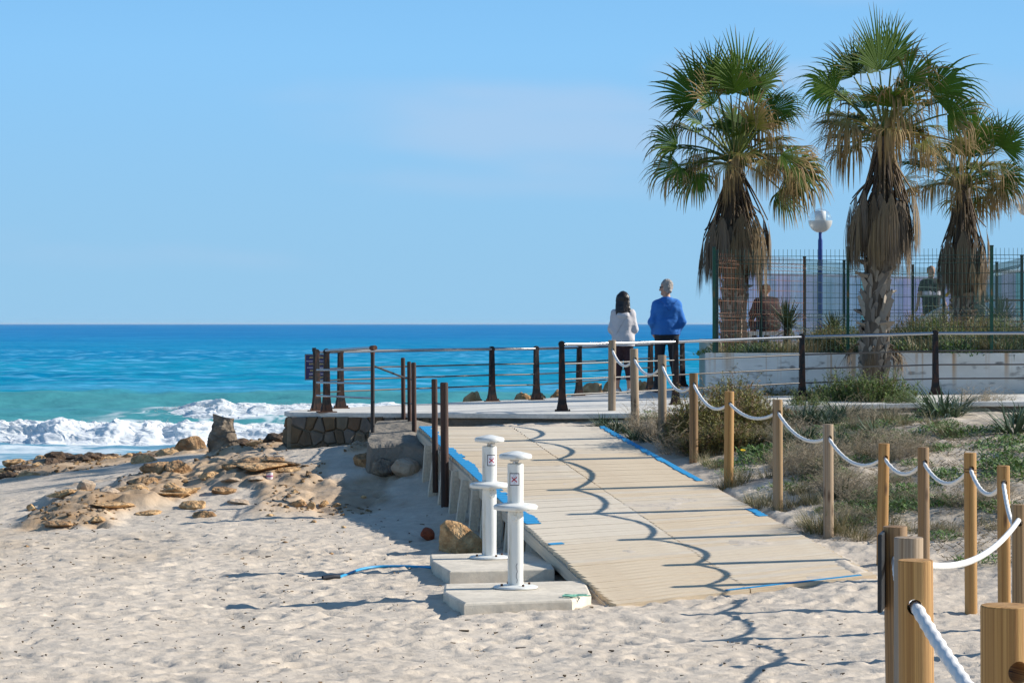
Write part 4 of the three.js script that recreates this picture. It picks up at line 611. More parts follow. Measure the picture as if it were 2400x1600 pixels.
{ const b = at(2222, 740, 57); b.y = 1.70; const y = M([.62, .36, .01], .5), g = thing('exercise_machine', 'yellow outdoor exercise frame beside the man in a polo shirt', 'frame', b); part(g, 'base_bar', rod(V(-.05, .04, 0), V(.35, .08, 0), .04), y); part(g, 'upright', rod(V(.18, .05, 0), V(.10, 1.1, 0), .04), y); part(g, 'arm', tube([V(-.05, 1.12, 0), V(.1, 1.25, 0), V(.28, 1.3, 0), V(.33, 1.05, 0)], .035, 20), y); part(g, 'seat', box(.3, .06, .3, .16, .75, 0), y); }
{ const g = thing('rusty_handrail', 'low rusty handrail behind the farthest palm on the plaza', 'handrail', fp(2322, 54, 1.70)); for (const x of [0, .35, .8]) part(g, 'post', rod(V(x, 0, 0), V(x, 1.05, 0), .025), rust); for (const y of [.55, 1.0]) part(g, 'rail', rod(V(-.1, y, 0), V(1.0, y, 0), .02), rust); }

// ------------------------------------------------------------------ people
function sdfMesh(prims, k, min, max, res, cut) {               // tapered capsules joined smoothly, meshed on a grid
  const mc = new MarchingCubes(res, new THREE.MeshStandardMaterial(), false, false, 90000), S = mc.size, f = mc.field, h = S / 2; mc.isolation = 0;
  const ax = (i, a, b) => lerp(a, b, ((i - h) / h + 1) / 2);
  for (let z = 0; z < S; z++) for (let y = 0; y < S; y++) for (let x = 0; x < S; x++) {
    const X = ax(x, min.x, max.x), Y = ax(y, min.y, max.y), Z = ax(z, min.z, max.z); let D = 1e3;
    for (const p of prims) {
      const [a, b, ra, rb, sx = 1, sz = 1] = p, bx = (b[0] - a[0]) / sx, by = b[1] - a[1], bz = (b[2] - a[2]) / sz, qx = (X - a[0]) / sx, qy = Y - a[1], qz = (Z - a[2]) / sz;
      const t = clamp((qx * bx + qy * by + qz * bz) / (bx * bx + by * by + bz * bz + 1e-9)), dd = Math.sqrt((qx - bx * t) ** 2 + (qy - by * t) ** 2 + (qz - bz * t) ** 2) - lerp(ra, rb, t);
      const hh = clamp(0.5 + 0.5 * (D - dd) / k); D = lerp(D, dd, hh) - k * hh * (1 - hh);
    }
    if (cut) D = Math.max(D, cut(X, Y, Z));
    f[z * S * S + y * S + x] = -D;
  }
  mc.update(); const n = mc.count, pos = new Float32Array(n * 3);
  for (let i = 0; i < n; i++) { pos[i * 3] = lerp(min.x, max.x, (mc.positionArray[i * 3] + 1) / 2); pos[i * 3 + 1] = lerp(min.y, max.y, (mc.positionArray[i * 3 + 1] + 1) / 2); pos[i * 3 + 2] = lerp(min.z, max.z, (mc.positionArray[i * 3 + 2] + 1) / 2); }
  let g = new THREE.BufferGeometry(); g.setAttribute('position', new THREE.BufferAttribute(pos, 3)); g = mergeVertices(g, 1e-5); g.computeVertexNormals();
  const p = g.attributes.position, uv = new Float32Array(p.count * 2); for (let i = 0; i < p.count; i++) { uv[i * 2] = p.getX(i) * 3 + p.getZ(i) * 2; uv[i * 2 + 1] = p.getY(i) * 3; } g.setAttribute('uv', new THREE.BufferAttribute(uv, 2)); return g;
}
const grow = (l, e) => l.map(([a, b, ra, rb, ...s]) => [a, b, ra + e, rb + e, ...s]);
const fold = (g, amp, s, f = 9) => { const p = g.attributes.position, n = g.attributes.normal; for (let i = 0; i < p.count; i++) { const k = amp * (f3(p.getX(i) * f, p.getY(i) * f * 1.5, p.getZ(i) * f, 3, s)); p.setXYZ(i, p.getX(i) + n.getX(i) * k, p.getY(i) + n.getY(i) * k, p.getZ(i) + n.getZ(i) * k); } g.computeVertexNormals(); return g; };
const cloth = (c, r = .9) => M(c, r, { bumpMap: grainBump, bumpScale: .003 });
const skin = M([.47, .27, .19], .55), skin2 = M([.42, .24, .16], .6);
function legsOf(hw, hipY, stance) { return [-1, 1].flatMap(s => [[[s * hw, hipY, 0], [s * (hw + stance * .4), hipY * .53, -.015], .088, .058], [[s * (hw + stance * .4), hipY * .53, -.015], [s * (hw + stance), .09, .02], .056, .040], [[s * (hw + stance), .045, .03], [s * (hw + stance * 1.3), .035, -.16], .042, .034]]); }
function headOf(y, z = 0, turn = 0) {                          // skull, jaw, nose, ears, neck; facing -z turned by turn
  const c = Math.cos(turn), s = Math.sin(turn), R = (x, yy, zz) => [x * c + zz * s, y + yy, z - x * s + zz * c];
  return [[[0, y - .20, z + .02], [0, y - .08, z + .015], .056, .054], [R(0, .02, .025), R(0, .03, -.02), .092, .086, .92, 1], [R(0, -.05, -.035), R(0, -.09, -.062), .062, .040], [R(0, -.005, -.098), R(0, -.035, -.118), .012, .016], [R(-.08, -.005, .012), R(-.082, -.035, .014), .017, .013], [R(.08, -.005, .012), R(.082, -.035, .014), .017, .013]];
}
function handOf(w, dir, side) { const [x, y, z] = w, dx = dir[0], dy = dir[1], dz = dir[2], P = (t, o, k = 0) => [x + dx * t + o * side[0] + k * side[2] * 0.02, y + dy * t + o * side[1], z + dz * t + o * side[2]]; const l = [[P(0, -.012), P(.085, -.018), .02, .018], [P(0, .012), P(.085, .018), .02, .018]]; [[-.03, .155], [-.01, .175], [.01, .168], [.03, .145]].forEach(([o, t]) => l.push([P(.085, o), P((t + .085) / 2, o * 1.1, .4), .0095, .009], [P((t + .085) / 2, o * 1.1, .4), P(t, o * 1.05, 1.2), .009, .0075])); l.push([P(.02, .028), P(.06, .058), .011, .010], [P(.06, .058), P(.095, .062), .010, .008]); return l; }
function person(pos, yaw, label, o) {
  const g = thing('person', label, 'person', pos); g.rotation.y = yaw; const S = o.scale ?? 1; g.scale.set(S * (o.slim ?? 1), S, S);
  const all = [...o.torso, ...o.arms, ...o.legs, ...o.head, ...(o.hands ?? [])];
  const body = part(g, 'body', (() => { const main = sdfMesh(all, .03, V(-.48, -.02, -.42), V(.48, 1.84, .42), 92); return main; })(), o.skin ?? skin);
  part(body, o.topName ?? 'sweater', fold(sdfMesh(grow([...o.torso, ...o.arms, ...(o.topExtra ?? [])], .017), .05, V(-.48, Math.min(.6, o.hem - .06), -.42), V(.48, 1.7, .42), 92, (X, Y, Z) => Math.max(o.hem - Y, Y - o.collar + Math.abs(X) * .15, o.sleeve ? o.sleeve(X, Y, Z) : -1)), .02, o.seed, 6), o.top);
  part(body, o.legName ?? 'trousers', fold(sdfMesh(grow([...o.legs.filter((_, i) => i % 3 < 2), ...o.hips], .014), .04, V(-.48, -.02, -.42), V(.48, 1.2, .42), 84, (X, Y) => Math.max(Y - o.waist, o.cuff - Y)), .007, o.seed + 3, 9), o.pants);
  part(body, 'shoes', sdfMesh(grow(o.legs.filter((_, i) => i % 3 === 2), .012), .015, V(-.3, -.02, -.34), V(.3, .14, .2), 44, (X, Y) => -Y + .004), o.shoes);
  if (o.hair) part(body, 'hair', fold(sdfMesh(o.hair, .03, V(-.2, 1.0, -.2), V(.2, 1.9, .24), 60, o.hairCut), .008, o.seed + 5, 22), o.hairMat);
  return [g, body];
}
const onDeck = (px, d) => { const x = (px - CX) / F * d; return V(x, deckY(x) + .001, -d); };
{ // man in blue: back to us, face turned to the left, hands in front pockets
  const y = 1.665, [g, body] = person(onDeck(1563, 39.7), 0.05, 'grey haired man in blue sweater and dark trousers looking out to sea', {
    scale: .975, slim: .96, seed: 3, hem: .92, collar: 1.525, waist: 1.0, cuff: .05, legs: legsOf(.095, .92, .075), head: headOf(y, -.02, 1.15),
    hips: [[[-.07, .90, 0], [.07, .90, 0], .106, .106], [[-.07, .97, 0], [.07, .97, 0], .104, .104]], topExtra: [[[-.08, .86, 0], [-.085, 1.1, .01], .118, .116], [[.08, .86, 0], [.085, 1.1, .01], .118, .116], [[0, .86, 0], [0, 1.1, .01], .118, .116]],
    torso: [[[-.075, 1.0, 0], [-.085, 1.32, .015], .098, .118], [[.075, 1.0, 0], [.085, 1.32, .015], .105, .118], [[-.10, 1.405, .01], [.10, 1.405, .01], .068, .068], [[0, 1.30, .02], [0, 1.48, .01], .10, .066]],
    arms: [-1, 1].flatMap(s => [[[s * .168, 1.395, .01], [s * .245, 1.12, .05], .060, .049], [[s * .245, 1.12, .05], [s * .19, .94, -.12], .046, .036]]), hands: [-1, 1].flatMap(s => [[[s * .20, .93, -.12], [s * .15, .85, -.13], .034, .032]]),
    top: cloth([.022, .16, .52]), pants: cloth([.018, .022, .03]), shoes: M([.05, .05, .06], .7),
    hair: [[[0, y + .035, 0], [0.01, y + .045, .0], .100, .098], [[.02, y - .02, .045], [.03, y - .05, .05], .07, .05]], hairCut: (X, Y, Z) => { const c = Math.cos(1.15), s = Math.sin(1.15), fz = X * s + (Z + .02) * c; return Math.max(y - .085 - Y + 0.0, (-.055 - fz) + (Y < y + .055 ? .03 : -.02)); }, hairMat: M([.36, .34, .32], .9, { bumpMap: roughBump, bumpScale: .03 }) });
  const c = Math.cos(1.15), s = Math.sin(1.15), R = (x, yy, zz) => V(x * c + zz * s, y + yy, -.02 - x * s + zz * c);
  part(body, 'sunglasses', mergeGeometries([rod(R(-.05, .005, -.092), R(.05, .005, -.092), .016, 8), rod(R(-.07, .008, -.085), R(-.085, .008, .01), .005, 6), rod(R(.07, .008, -.085), R(.085, .008, .01), .005, 6)]), blackMetal);
  part(body, 'seam', tube([V(-.14, 1.47, .10), V(-.05, 1.40, .145), V(.02, 1.30, .158), V(.10, 1.40, .142), V(.16, 1.46, .085)], .004, 40, 6), cloth([.015, .10, .36]));
}
{ // woman in white hooded top, arms folded
  const y = 1.51, [g, body] = person(onDeck(1461, 39.3), -0.08, 'dark haired woman in white hooded top and maroon trousers facing the sea', {
    scale: .965, slim: .9, seed: 13, hips: [[[-.055, .80, 0], [.055, .80, 0], .10, .10]], topExtra: [[[-.065, .68, 0], [-.055, 1.15, .01], .130, .100], [[.065, .68, 0], [.055, 1.15, .01], .130, .100], [[0, .68, 0], [0, 1.15, .01], .132, .102]], hem: .76, collar: 1.37, waist: .9, cuff: .22, topName: 'hooded_top', legs: legsOf(.08, .84, .03), head: headOf(y, 0, 0.2),
    torso: [[[-.06, .86, 0], [-.06, 1.2, .01], .095, .092], [[.06, .86, 0], [.06, 1.2, .01], .095, .092], [[-.085, 1.265, .005], [.085, 1.265, .005], .064, .064], [[0, 1.2, .02], [0, 1.33, .01], .1, .06]],
    arms: [-1, 1].flatMap(s => [[[s * .15, 1.275, .005], [s * .205, 1.03, .01], .056, .046], [[s * .205, 1.03, .01], [s * .03, 1.06, -.16], .044, .034]]), hands: [[[.03, 1.06, -.16], [-.06, 1.09, -.17], .028, .022], [[-.03, 1.06, -.16], [.06, 1.03, -.18], .028, .022]],
    top: cloth([.60, .575, .585]), pants: cloth([.045, .02, .025]), shoes: M([.55, .55, .55], .7),
    hair: [[[0, y + .03, .005], [0, y + .02, .02], .100, .100], [[-.01, y, .04], [-.02, y - .20, .095], .096, .085, 1.3, .6], [[-.05, y - .05, .04], [-.095, y - .25, .075], .06, .03, 1, .7], [[-.09, y - .2, .06], [-.135, y - .30, .06], .035, .012, 1, .8], [[.05, y - .05, .05], [.105, y - .19, .08], .055, .03, 1.1, .7]], hairCut: (X, Y, Z) => Y < y + .03 && Z < -.035 ? .05 : -1, hairMat: M([.012, .010, .012], .42) });
  part(body, 'hood', fold(sdfMesh([[[-.10, 1.335, .03], [-.06, 1.255, .10], .035, .04], [[-.06, 1.255, .10], [.06, 1.255, .10], .042, .042], [[.06, 1.255, .10], [.10, 1.335, .03], .04, .035], [[0, 1.235, .115], [0, 1.19, .115], .04, .02, 1.8, 1]], .04, V(-.25, 1.1, -.1), V(.25, 1.45, .25), 56), .008, 5, 14), cloth([.60, .575, .585]));
  part(body, 'bag_strap', tube([V(-.15, .86, .10), V(-.09, 1.0, .135), V(0, 1.14, .142), V(.08, 1.25, .125), V(.12, 1.33, .06)], .006, 40, 6), cloth([.5, .48, .49]));
}
{ // three people on the plaza behind the fences
  const T = [[[-.075, .98, 0], [-.085, 1.32, .015], .115, .12], [[.075, .98, 0], [.085, 1.32, .015], .115, .12], [[-.12, 1.42, .01], [.12, 1.42, .01], .07, .07], [[0, 1.3, .02], [0, 1.47, .01], .11, .07]];
  const arm = s => [[[s * .185, 1.42, 0], [s * .27, 1.15, .02], .058, .045], [[s * .27, 1.15, .02], [s * .33, .92, -.03], .042, .03]], hn = s => handOf([s * .33, .92, -.03], [s * .22, -.97, -.1], [0, .1, 1]);
  const [a, ab] = person(V((2183 - CX) / F * 58, 1.722, -58), Math.PI + .2, 'man in dark polo shirt with a white chest band behind the fence', { seed: 23, hips: [[[-.07, .92, 0], [.07, .92, 0], .108, .108], [[-.07, .99, 0], [.07, .99, 0], .108, .108]], hem: .97, collar: 1.52, waist: 1.02, cuff: .05, topName: 'polo_shirt', legs: legsOf(.095, .93, .06), head: headOf(1.665, 0, .25), torso: T, arms: [...arm(1), ...arm(-1)], hands: [...hn(1), ...hn(-1)], sleeve: (X, Y) => Math.abs(X) > .235 && Y < 1.22 ? .05 : -1, top: cloth([.012, .013, .02]), pants: cloth([.01, .011, .015]), shoes: blackMetal, skin: skin2, hair: [[[0, 1.70, .01], [0, 1.70, .02], .096, .094]], hairCut: (X, Y, Z) => Math.max(1.665 - Y - (Z > .02 ? .07 : -.03), -1), hairMat: M([.25, .15, .09], .9) });
  part(ab, 'chest_band', sdfMesh(grow(T, .026), .05, V(-.4, 1.0, -.3), V(.4, 1.4, .3), 60, (X, Y) => Math.max(Y - 1.22, 1.13 - Y)), cloth([.62, .60, .64]));
  person(V((2292 - CX) / F * 57, 1.722, -57), -2.4, 'person in dark green jacket standing beside the farthest palm', { seed: 29, hips: [[[-.07, .92, 0], [.07, .92, 0], .108, .108], [[-.07, .99, 0], [.07, .99, 0], .108, .108]], hem: .92, collar: 1.5, waist: 1.0, cuff: .05, topName: 'jacket', legs: legsOf(.09, .92, .05), head: headOf(1.655, -.01, -.1), torso: T, arms: [[[.18, 1.41, 0], [.25, 1.14, .02], .06, .05], [[.25, 1.14, .02], [.10, 1.02, -.2], .046, .034], [[-.18, 1.41, 0], [-.26, 1.14, .02], .06, .05], [[-.26, 1.14, .02], [-.08, 1.0, -.2], .046, .034]], hands: [[[.1, 1.02, -.2], [.02, 1.0, -.22], .03, .024], [[-.08, 1.0, -.2], [0, .98, -.22], .03, .024]], top: cloth([.02, .05, .05]), pants: cloth([.014, .014, .016]), shoes: blackMetal, skin: skin2, hair: [[[0, 1.69, .01], [0, 1.69, .02], .097, .095]], hairCut: (X, Y, Z) => Math.max(1.655 - Y - (Z > .02 ? .07 : -.03), -1), hairMat: M([.16, .09, .06], .9) });
  // seated, bent forward, seen from behind
  const d = 50, px = 1799, p = V((px - CX) / F * d, 1.721, -d), sit = { torso: [[[-.07, .56, .06], [-.085, .80, .0], .11, .12], [[.07, .56, .06], [.085, .80, .0], .11, .12], [[-.13, .92, -.05], [.13, .92, -.05], .07, .07], [[0, .8, -.02], [0, .96, -.06], .1, .07]], arms: [-1, 1].flatMap(s => [[[s * .19, .92, -.05], [s * .30, .66, -.06], .058, .046], [[s * .30, .66, -.06], [s * .22, .50, -.27], .044, .034]]), hands: [-1, 1].map(s => [[s * .22, .50, -.27], [s * .17, .49, -.34], .03, .026]), legs: [-1, 1].flatMap(s => [[[s * .1, .44, .05], [s * .14, .46, -.36], .088, .06], [[s * .14, .46, -.36], [s * .14, .08, -.30], .056, .04], [[s * .14, .04, -.29], [s * .15, .035, -.40], .042, .034]]) };
  person(p, .35, 'person in dark maroon jacket sitting low behind the spiky yucca', { ...sit, seed: 37, hips: [[[-.09, .45, .06], [.09, .45, .06], .125, .125]], topExtra: [[[-.09, .46, .07], [-.09, .8, .0], .14, .12], [[.09, .46, .07], [.09, .8, .0], .14, .12], [[0, .46, .07], [0, .8, .0], .14, .12]], hem: .37, collar: 1.02, waist: .56, cuff: .06, topName: 'jacket', head: headOf(1.14, -.09, .3), top: cloth([.022, .012, .018]), pants: cloth([.02, .02, .03]), shoes: blackMetal, skin: skin2, hair: [[[0, 1.17, -.07], [0, 1.17, -.06], .097, .096]], hairCut: (X, Y, Z) => Math.max(1.13 - Y - (Z > -.06 ? .08 : -.03), -1), hairMat: M([.10, .055, .03], .9) });
  const b = thing('stone_bench', 'low stone bench under the seated person behind the yucca', 'bench', V(p.x, 1.721, p.z - .0)); part(b, 'seat', box(1.0, .08, .36, 0, .30, .06), paleStone); for (const s of [-1, 1]) part(b, 'support', box(.12, .258, .3, s * .38, .13, .06), paleStone);
}
// ------------------------------------------------------------------ palms
const leafMat = P({ color: rgb(1, 1, 1), vertexColors: true, roughness: .62, specularIntensity: .25, side: THREE.DoubleSide, transmission: .28, thickness: 0 });
const dryMat = M([1, 1, 1], .9, { vertexColors: true, side: THREE.DoubleSide });
const trunkMat = M([.27, .225, .18], .95, { bumpMap: roughBump, bumpScale: .04, map: dataTex(256, 256, (u, v) => { const k = .72 + .28 * tileNoise(u, v, 6, 5, 1001); return [k, k * .97, k * .93]; }) });
const bootMats = [[.27, .23, .185], [.20, .165, .13], [.33, .28, .22]].map(c => M(c, .95, { bumpMap: roughBump, bumpScale: .01 }));
const G0 = [.024, .068, .006], G1 = [.10, .17, .014], YEL = [.25, .22, .03], TAN = [.40, .27, .11], BRN = [.15, .10, .058], GRY = [.135, .11, .088];
const mix3 = (a, b, t) => [lerp(a[0], b[0], t), lerp(a[1], b[1], t), lerp(a[2], b[2], t)];
function fanBlade(h, dir, nrm, R, dry, r, o = {}) {            // costapalmate fan: joined pleats near the stalk, free drooping tips
  const m = new Mb(), n = o.n ?? 36, spread = o.spread ?? 1.85, side = new THREE.Vector3().crossVectors(dir, nrm).normalize(), nn = new THREE.Vector3().crossVectors(side, dir).normalize();
  const S = [.03, .18, .34, .5, .62, .74, .85, .94, 1], base = o.base ?? mix3(G0, G1, r());
  for (let k = 0; k < n; k++) {
    const f = (k + .5) / n * 2 - 1, th = f * spread + (r() - .5) * .03, u = dir.clone().multiplyScalar(Math.cos(th)).addScaledVector(side, Math.sin(th)).addScaledVector(nn, (o.cup ?? .22) * (1 - Math.cos(th * .8)) + (r() - .5) * .04).normalize();
    const L = R * (1 - .22 * f * f) * (.86 + .22 * r()), dTh = spread * 2 / n, broken = r() < dry * 1.05 ? 3.5 + 5 * r() : 0, bend = (o.bend ?? .55) * (.4 + r()) + broken, brk = broken ? (dry > .55 ? .22 : .42) + .3 * r() : .5;
    const p = h.clone(), v = u.clone(); let last = 0, prev = null; const tipDry = clamp(dry + .35 * r() + (broken ? .35 : 0)), tw = side.clone().multiplyScalar(Math.cos(th)).addScaledVector(dir, -Math.sin(th));
    for (let j = 0; j < S.length; j++) {
      const s = S[j], ds = s - last; last = s; if (s > brk) { v.y -= bend * ds * 1.6; v.x += (r() - .5) * .1 * ds * bend; v.normalize(); } p.addScaledVector(v, ds * L);
      const w = (s < .5 ? s * L * dTh * .5 : .5 * L * dTh * .5 * Math.pow(1 - (s - .5) / .5, .8)) * (o.wide ?? 1) + .0008, fade = clamp((s - (1 - tipDry * .85)) * 3.2), c = mix3(mix3(base, dry > .5 ? mix3(YEL, TAN, dry - .3) : G1, o.base ? 0 : dry * .8), mix3(TAN, BRN, r() * .5), o.base ? r() * .25 : fade);
      const a = m.v(p.clone().addScaledVector(tw, -w), c), b = m.v(p.clone().addScaledVector(nn, w * .55 * (k % 2 ? 1 : .6)), c), e = m.v(p.clone().addScaledVector(tw, w), c);
      if (prev) { m.quad(prev[0], prev[1], b, a); m.quad(prev[1], prev[2], e, b); } prev = [a, b, e];
    }
  }
  return m.geo();
}
function stalk(a, b, lift, r0, r1, c) { const m = a.clone().lerp(b, .5).add(V(0, lift, 0)); const g = new THREE.TubeGeometry(new THREE.QuadraticBezierCurve3(a, m, b), 10, 1, 5, false), p = g.attributes.position; const q = V(0, 0, 0), cv = new THREE.QuadraticBezierCurve3(a, m, b); for (let i = 0; i < p.count; i++) { const t = Math.floor(i / 6) / 10, ctr = cv.getPoint(t); q.fromBufferAttribute(p, i).sub(ctr).multiplyScalar(lerp(r0, r1, t)).add(ctr); p.setXYZ(i, q.x, q.y, q.z); } g.computeVertexNormals(); const col = new Float32Array(p.count * 3); for (let i = 0; i < p.count; i++) col.set(c, i * 3); g.setAttribute('color', new THREE.BufferAttribute(col, 3)); return g; }
const bootGeo = (() => { const m = new Mb(), c = [1, 1, 1]; const P0 = [[-.075, 0, 0], [.075, 0, 0], [.05, .07, .035], [-.05, .07, .035], [.02, .15, .075], [-.02, .15, .08], [-.075, 0, -.03], [.075, 0, -.03], [0, .14, .05]].map(q => m.v(V(...q), c)); m.quad(P0[0], P0[1], P0[2], P0[3]); m.quad(P0[3], P0[2], P0[4], P0[5]); m.quad(P0[6], P0[0], P0[3], P0[5]); m.quad(P0[1], P0[7], P0[8], P0[2]); m.tri(P0[2], P0[8], P0[4]); m.tri(P0[5], P0[8], P0[6]); m.tri(P0[5], P0[4], P0[8]); return m.geo().toNonIndexed(); })(); bootGeo.computeVertexNormals();
function palm(px, d, baseY, growPy, label, fronds, o) {
  const x = (px - CX) / F * d, k = d / F, gy = EYE + (HY - growPy) * k - baseY, g = thing('fan_palm', label, 'palm', V(x, baseY, -d)), r = rng(o.seed), R0 = o.trunk, gx = ((o.growPx ?? px) - px) * k, axis = t => gx * Math.pow(clamp(t), 1.5);
  const tg = new THREE.CylinderGeometry(R0 * .72, R0 * 1.12, gy, 28, 40), tp = tg.attributes.position;
  for (let i = 0; i < tp.count; i++) { const y = tp.getY(i) + gy / 2, an = Math.atan2(tp.getZ(i), tp.getX(i)), kk = 1 + .10 * f2(an * 3 / 1.57, y * 6, 3, o.seed) + .05 * Math.sin(y * 34 + an * 2); tp.setX(i, tp.getX(i) * kk + axis(y / gy)); tp.setZ(i, tp.getZ(i) * kk); tp.setY(i, y - .1 * (y < .1 ? 1 : 0)); } tg.computeVertexNormals();
  const trunk = part(g, 'trunk', tg, trunkMat);
  const rows = Math.round((o.skirtBottom + .25) / .085);
  for (let j = 0; j < rows; j++) for (let q = 0; q < 7; q++) { const a = (q + (j % 2) * .5 + .35 * (r() - .5)) / 7 * Math.PI * 2, y = .06 + j * .085 + .03 * r(), rr = R0 * lerp(.98, .80, y / gy); const b = part(trunk, 'leaf_base', bootGeo, bootMats[Math.floor(r() * 3)], V(axis(y / gy) + Math.sin(a) * rr, y, Math.cos(a) * rr)); b.rotation.set(0, a, 0); b.rotateX((-.42 + .22 * r()) + (r() < .10 ? .9 : 0)); b.rotateZ((q % 2 ? 1 : -1) * (.45 + .35 * r())); b.scale.setScalar(.8 + .5 * r()); if (r() < .12) b.scale.y *= 1.8; }
  const root = V(gx, gy, 0);
  const leaf = (h, dir, n, R, dry, opt) => { const f = part(g, 'frond', fanBlade(h, dir, n, R, dry, r, opt), leafMat); part(f, 'petiole', stalk(root.clone().add(V(0, -.12 + .1 * r(), 0)), h, .10 + .05 * r(), .022, .011, dry > .6 ? mix3(TAN, YEL, .5) : [.16, .20, .05]), leafMat); };
  for (const [hx, hy, tx, ty, dry, bk] of fronds) {
    const P = (a, b) => V((a - px) * k, EYE + (HY - b) * k - baseY, 0), h = P(hx, hy), t = P(tx, ty), len = h.clone().sub(root).length(), out = Math.sqrt(Math.max(.04, .95 ** 2 - len * len)) * (bk ? -1 : 1) * (.6 + .5 * r());
    h.z = out; const dir = t.clone().setZ(0).sub(h.clone().setZ(0)), L = Math.max(.66, Math.min(1.0, dir.length() * 1.12)); dir.z = out * .35; dir.normalize();
    const n = V((r() - .5) * 1.1, .2 + .5 * r() + .3 * clamp(1 - dir.y), (bk ? -.4 : .75)).normalize(); n.addScaledVector(dir, -n.dot(dir)).normalize();
    leaf(h, dir, n, L, dry, { bend: .4 + dry * 1.1 + (dir.y < .55 ? 1.5 : 0) + (dir.y < .85 ? .4 : 0), spread: 1.3 + .4 * r(), wide: dry > .55 ? .6 : 1 });
  }
  for (let i = 0; i < (o.extra ?? 9); i++) { const a = (.55 + .9 * r()) * Math.PI * (r() < .5 ? 1 : -1) + Math.PI * 0, el = -.35 + 1.5 * r(), u = V(Math.sin(a) * Math.cos(el), Math.sin(el), -Math.abs(Math.cos(a)) * Math.cos(el)).normalize(), h = root.clone().addScaledVector(u, .6 + .2 * r()), dir = u.clone().add(V(0, -.15, 0)).normalize(), n = V(0, 1, .1); n.addScaledVector(dir, -n.dot(dir)).normalize(); leaf(h, dir, n, .72 + .15 * r(), .15 + .45 * r(), { bend: 1.6, spread: 1.4 }); }
  for (let i = 0; i < 6; i++) { const a = i * 1.05 + r() * .5 - .4, el = -.35 + .55 * r(), u = V(Math.sin(a) * Math.cos(el), Math.sin(el), Math.cos(a) * Math.cos(el)), h = root.clone().addScaledVector(u, .42 + .3 * r()).add(V(0, .06, 0)), dir = u.clone().add(V(0, -.35, 0)).normalize(), n = V(0, 1, .2); n.addScaledVector(dir, -n.dot(dir)).normalize(); leaf(h, dir, n, .55 + .2 * r(), .45 + .45 * r(), { bend: 2.2, spread: 1.3, wide: .75 }); }
  for (let i = 0; i < 8; i++) { const a = i * 2.4 + r(), el = .15 + 1.0 * r(), u = V(Math.sin(a) * Math.cos(el), Math.sin(el), Math.cos(a) * Math.cos(el)), h = root.clone().addScaledVector(u, .5 + .35 * r()), dir = u.clone().add(V(0, -.1, 0)).normalize(), n = V((r() - .5), .9, .5 * (r() - .2)); n.addScaledVector(dir, -n.dot(dir)).normalize(); leaf(h, dir, n, .6 + .2 * r(), .08 + .3 * r(), { bend: 1.3, spread: 1.4 }); }
  // dead leaves hanging round the trunk
  const skirtTop = gy - .12, sb = o.skirtBottom;
  const hang = (y0, a, rad, reach, len, spread, lift = 0) => { const rr = R0 * .8, s = Math.sin(a), c = Math.cos(a), p0 = V(axis(y0 / gy) + s * rr, y0, c * rr), h = V(axis(y0 / gy) + s * rad, y0 - reach, c * rad), dir = V(s * (.16 + lift), -1 + lift * .6, c * (.16 + lift)).normalize(), n = V(s, .25, c); n.addScaledVector(dir, -n.dot(dir)).normalize(); const base = mix3(mix3([.075, .055, .038], GRY, r()), TAN, r() * r() * .45);
    const f = part(g, 'dead_frond', fanBlade(h, dir, n, len, .9, r, { base, spread, bend: 1.0 + r(), n: 26, cup: -.5, wide: 1.15 }), dryMat); part(f, 'petiole', stalk(p0, h, .0 + .06 * r(), .016, .009, mix3([.07, .05, .035], TAN, r() * r() * .5)), dryMat); };
  for (let i = 0; i < o.dead; i++) { const a = i * 2.39996 + r() * .4, lay = r(), y0 = lerp(sb + o.skirtH * .75, skirtTop, .25 + .75 * lay), hy = lerp(sb + o.skirtH * .38, sb + o.skirtH * .85, r()), rad = lerp(R0 * .95, o.skirtR * .74, clamp(.35 + .65 * r())); hang(y0, a, rad, Math.max(.05, y0 - hy), Math.min(.9, Math.max(.3, hy - sb + .5 * (r() - .55))), .30 + .16 * r()); }
  for (let i = 0; i < (o.low ?? 0); i++) { const a = i * 1.3 + r(); hang(o.lowY + .18 * r(), a, R0 * 1.25 + .10 * r(), .02, .34 + .2 * r(), .35, .35 + .6 * r()); }
  return g;
}
const c1 = (x, y) => [1450 + x * .4338, y * .4338], c2 = (x, y) => [1850 + x * .4338, y * .4338];
const fr = (c, l) => l.map(([a, b, e, f, dry, bk]) => [...c(a, b), ...c(e, f), dry, bk]);
palm(1722, 38.5, 1.735, 373, 'broad fan palm with shaggy brown skirt nearest the couple', fr(c1, [[655, 490, 620, 190, .05], [775, 470, 880, 235, .08, 1], [520, 430, 440, 225, .12, 1], [430, 545, 235, 355, .12], [500, 580, 430, 440, .5], [820, 605, 1015, 530, .1], [315, 790, 95, 720, .28], [320, 905, 85, 985, .38], [410, 945, 330, 1090, .25], [860, 1030, 975, 1215, .25], [850, 850, 1080, 960, .5], [930, 890, 1165, 1060, .42], [900, 940, 1120, 1090, .5], [705, 520, 775, 300, .1, 1], [600, 520, 560, 290, .1], [800, 790, 900, 880, .8], [480, 850, 380, 980, .8, 1], [560, 900, 480, 1010, .9], [740, 880, 800, 1010, .85], [700, 700, 800, 560, .55]]),
  { seed: 41, trunk: .165, skirtBottom: 1.02, skirtH: 1.35, skirtR: .68, dead: 70, extra: 11 });
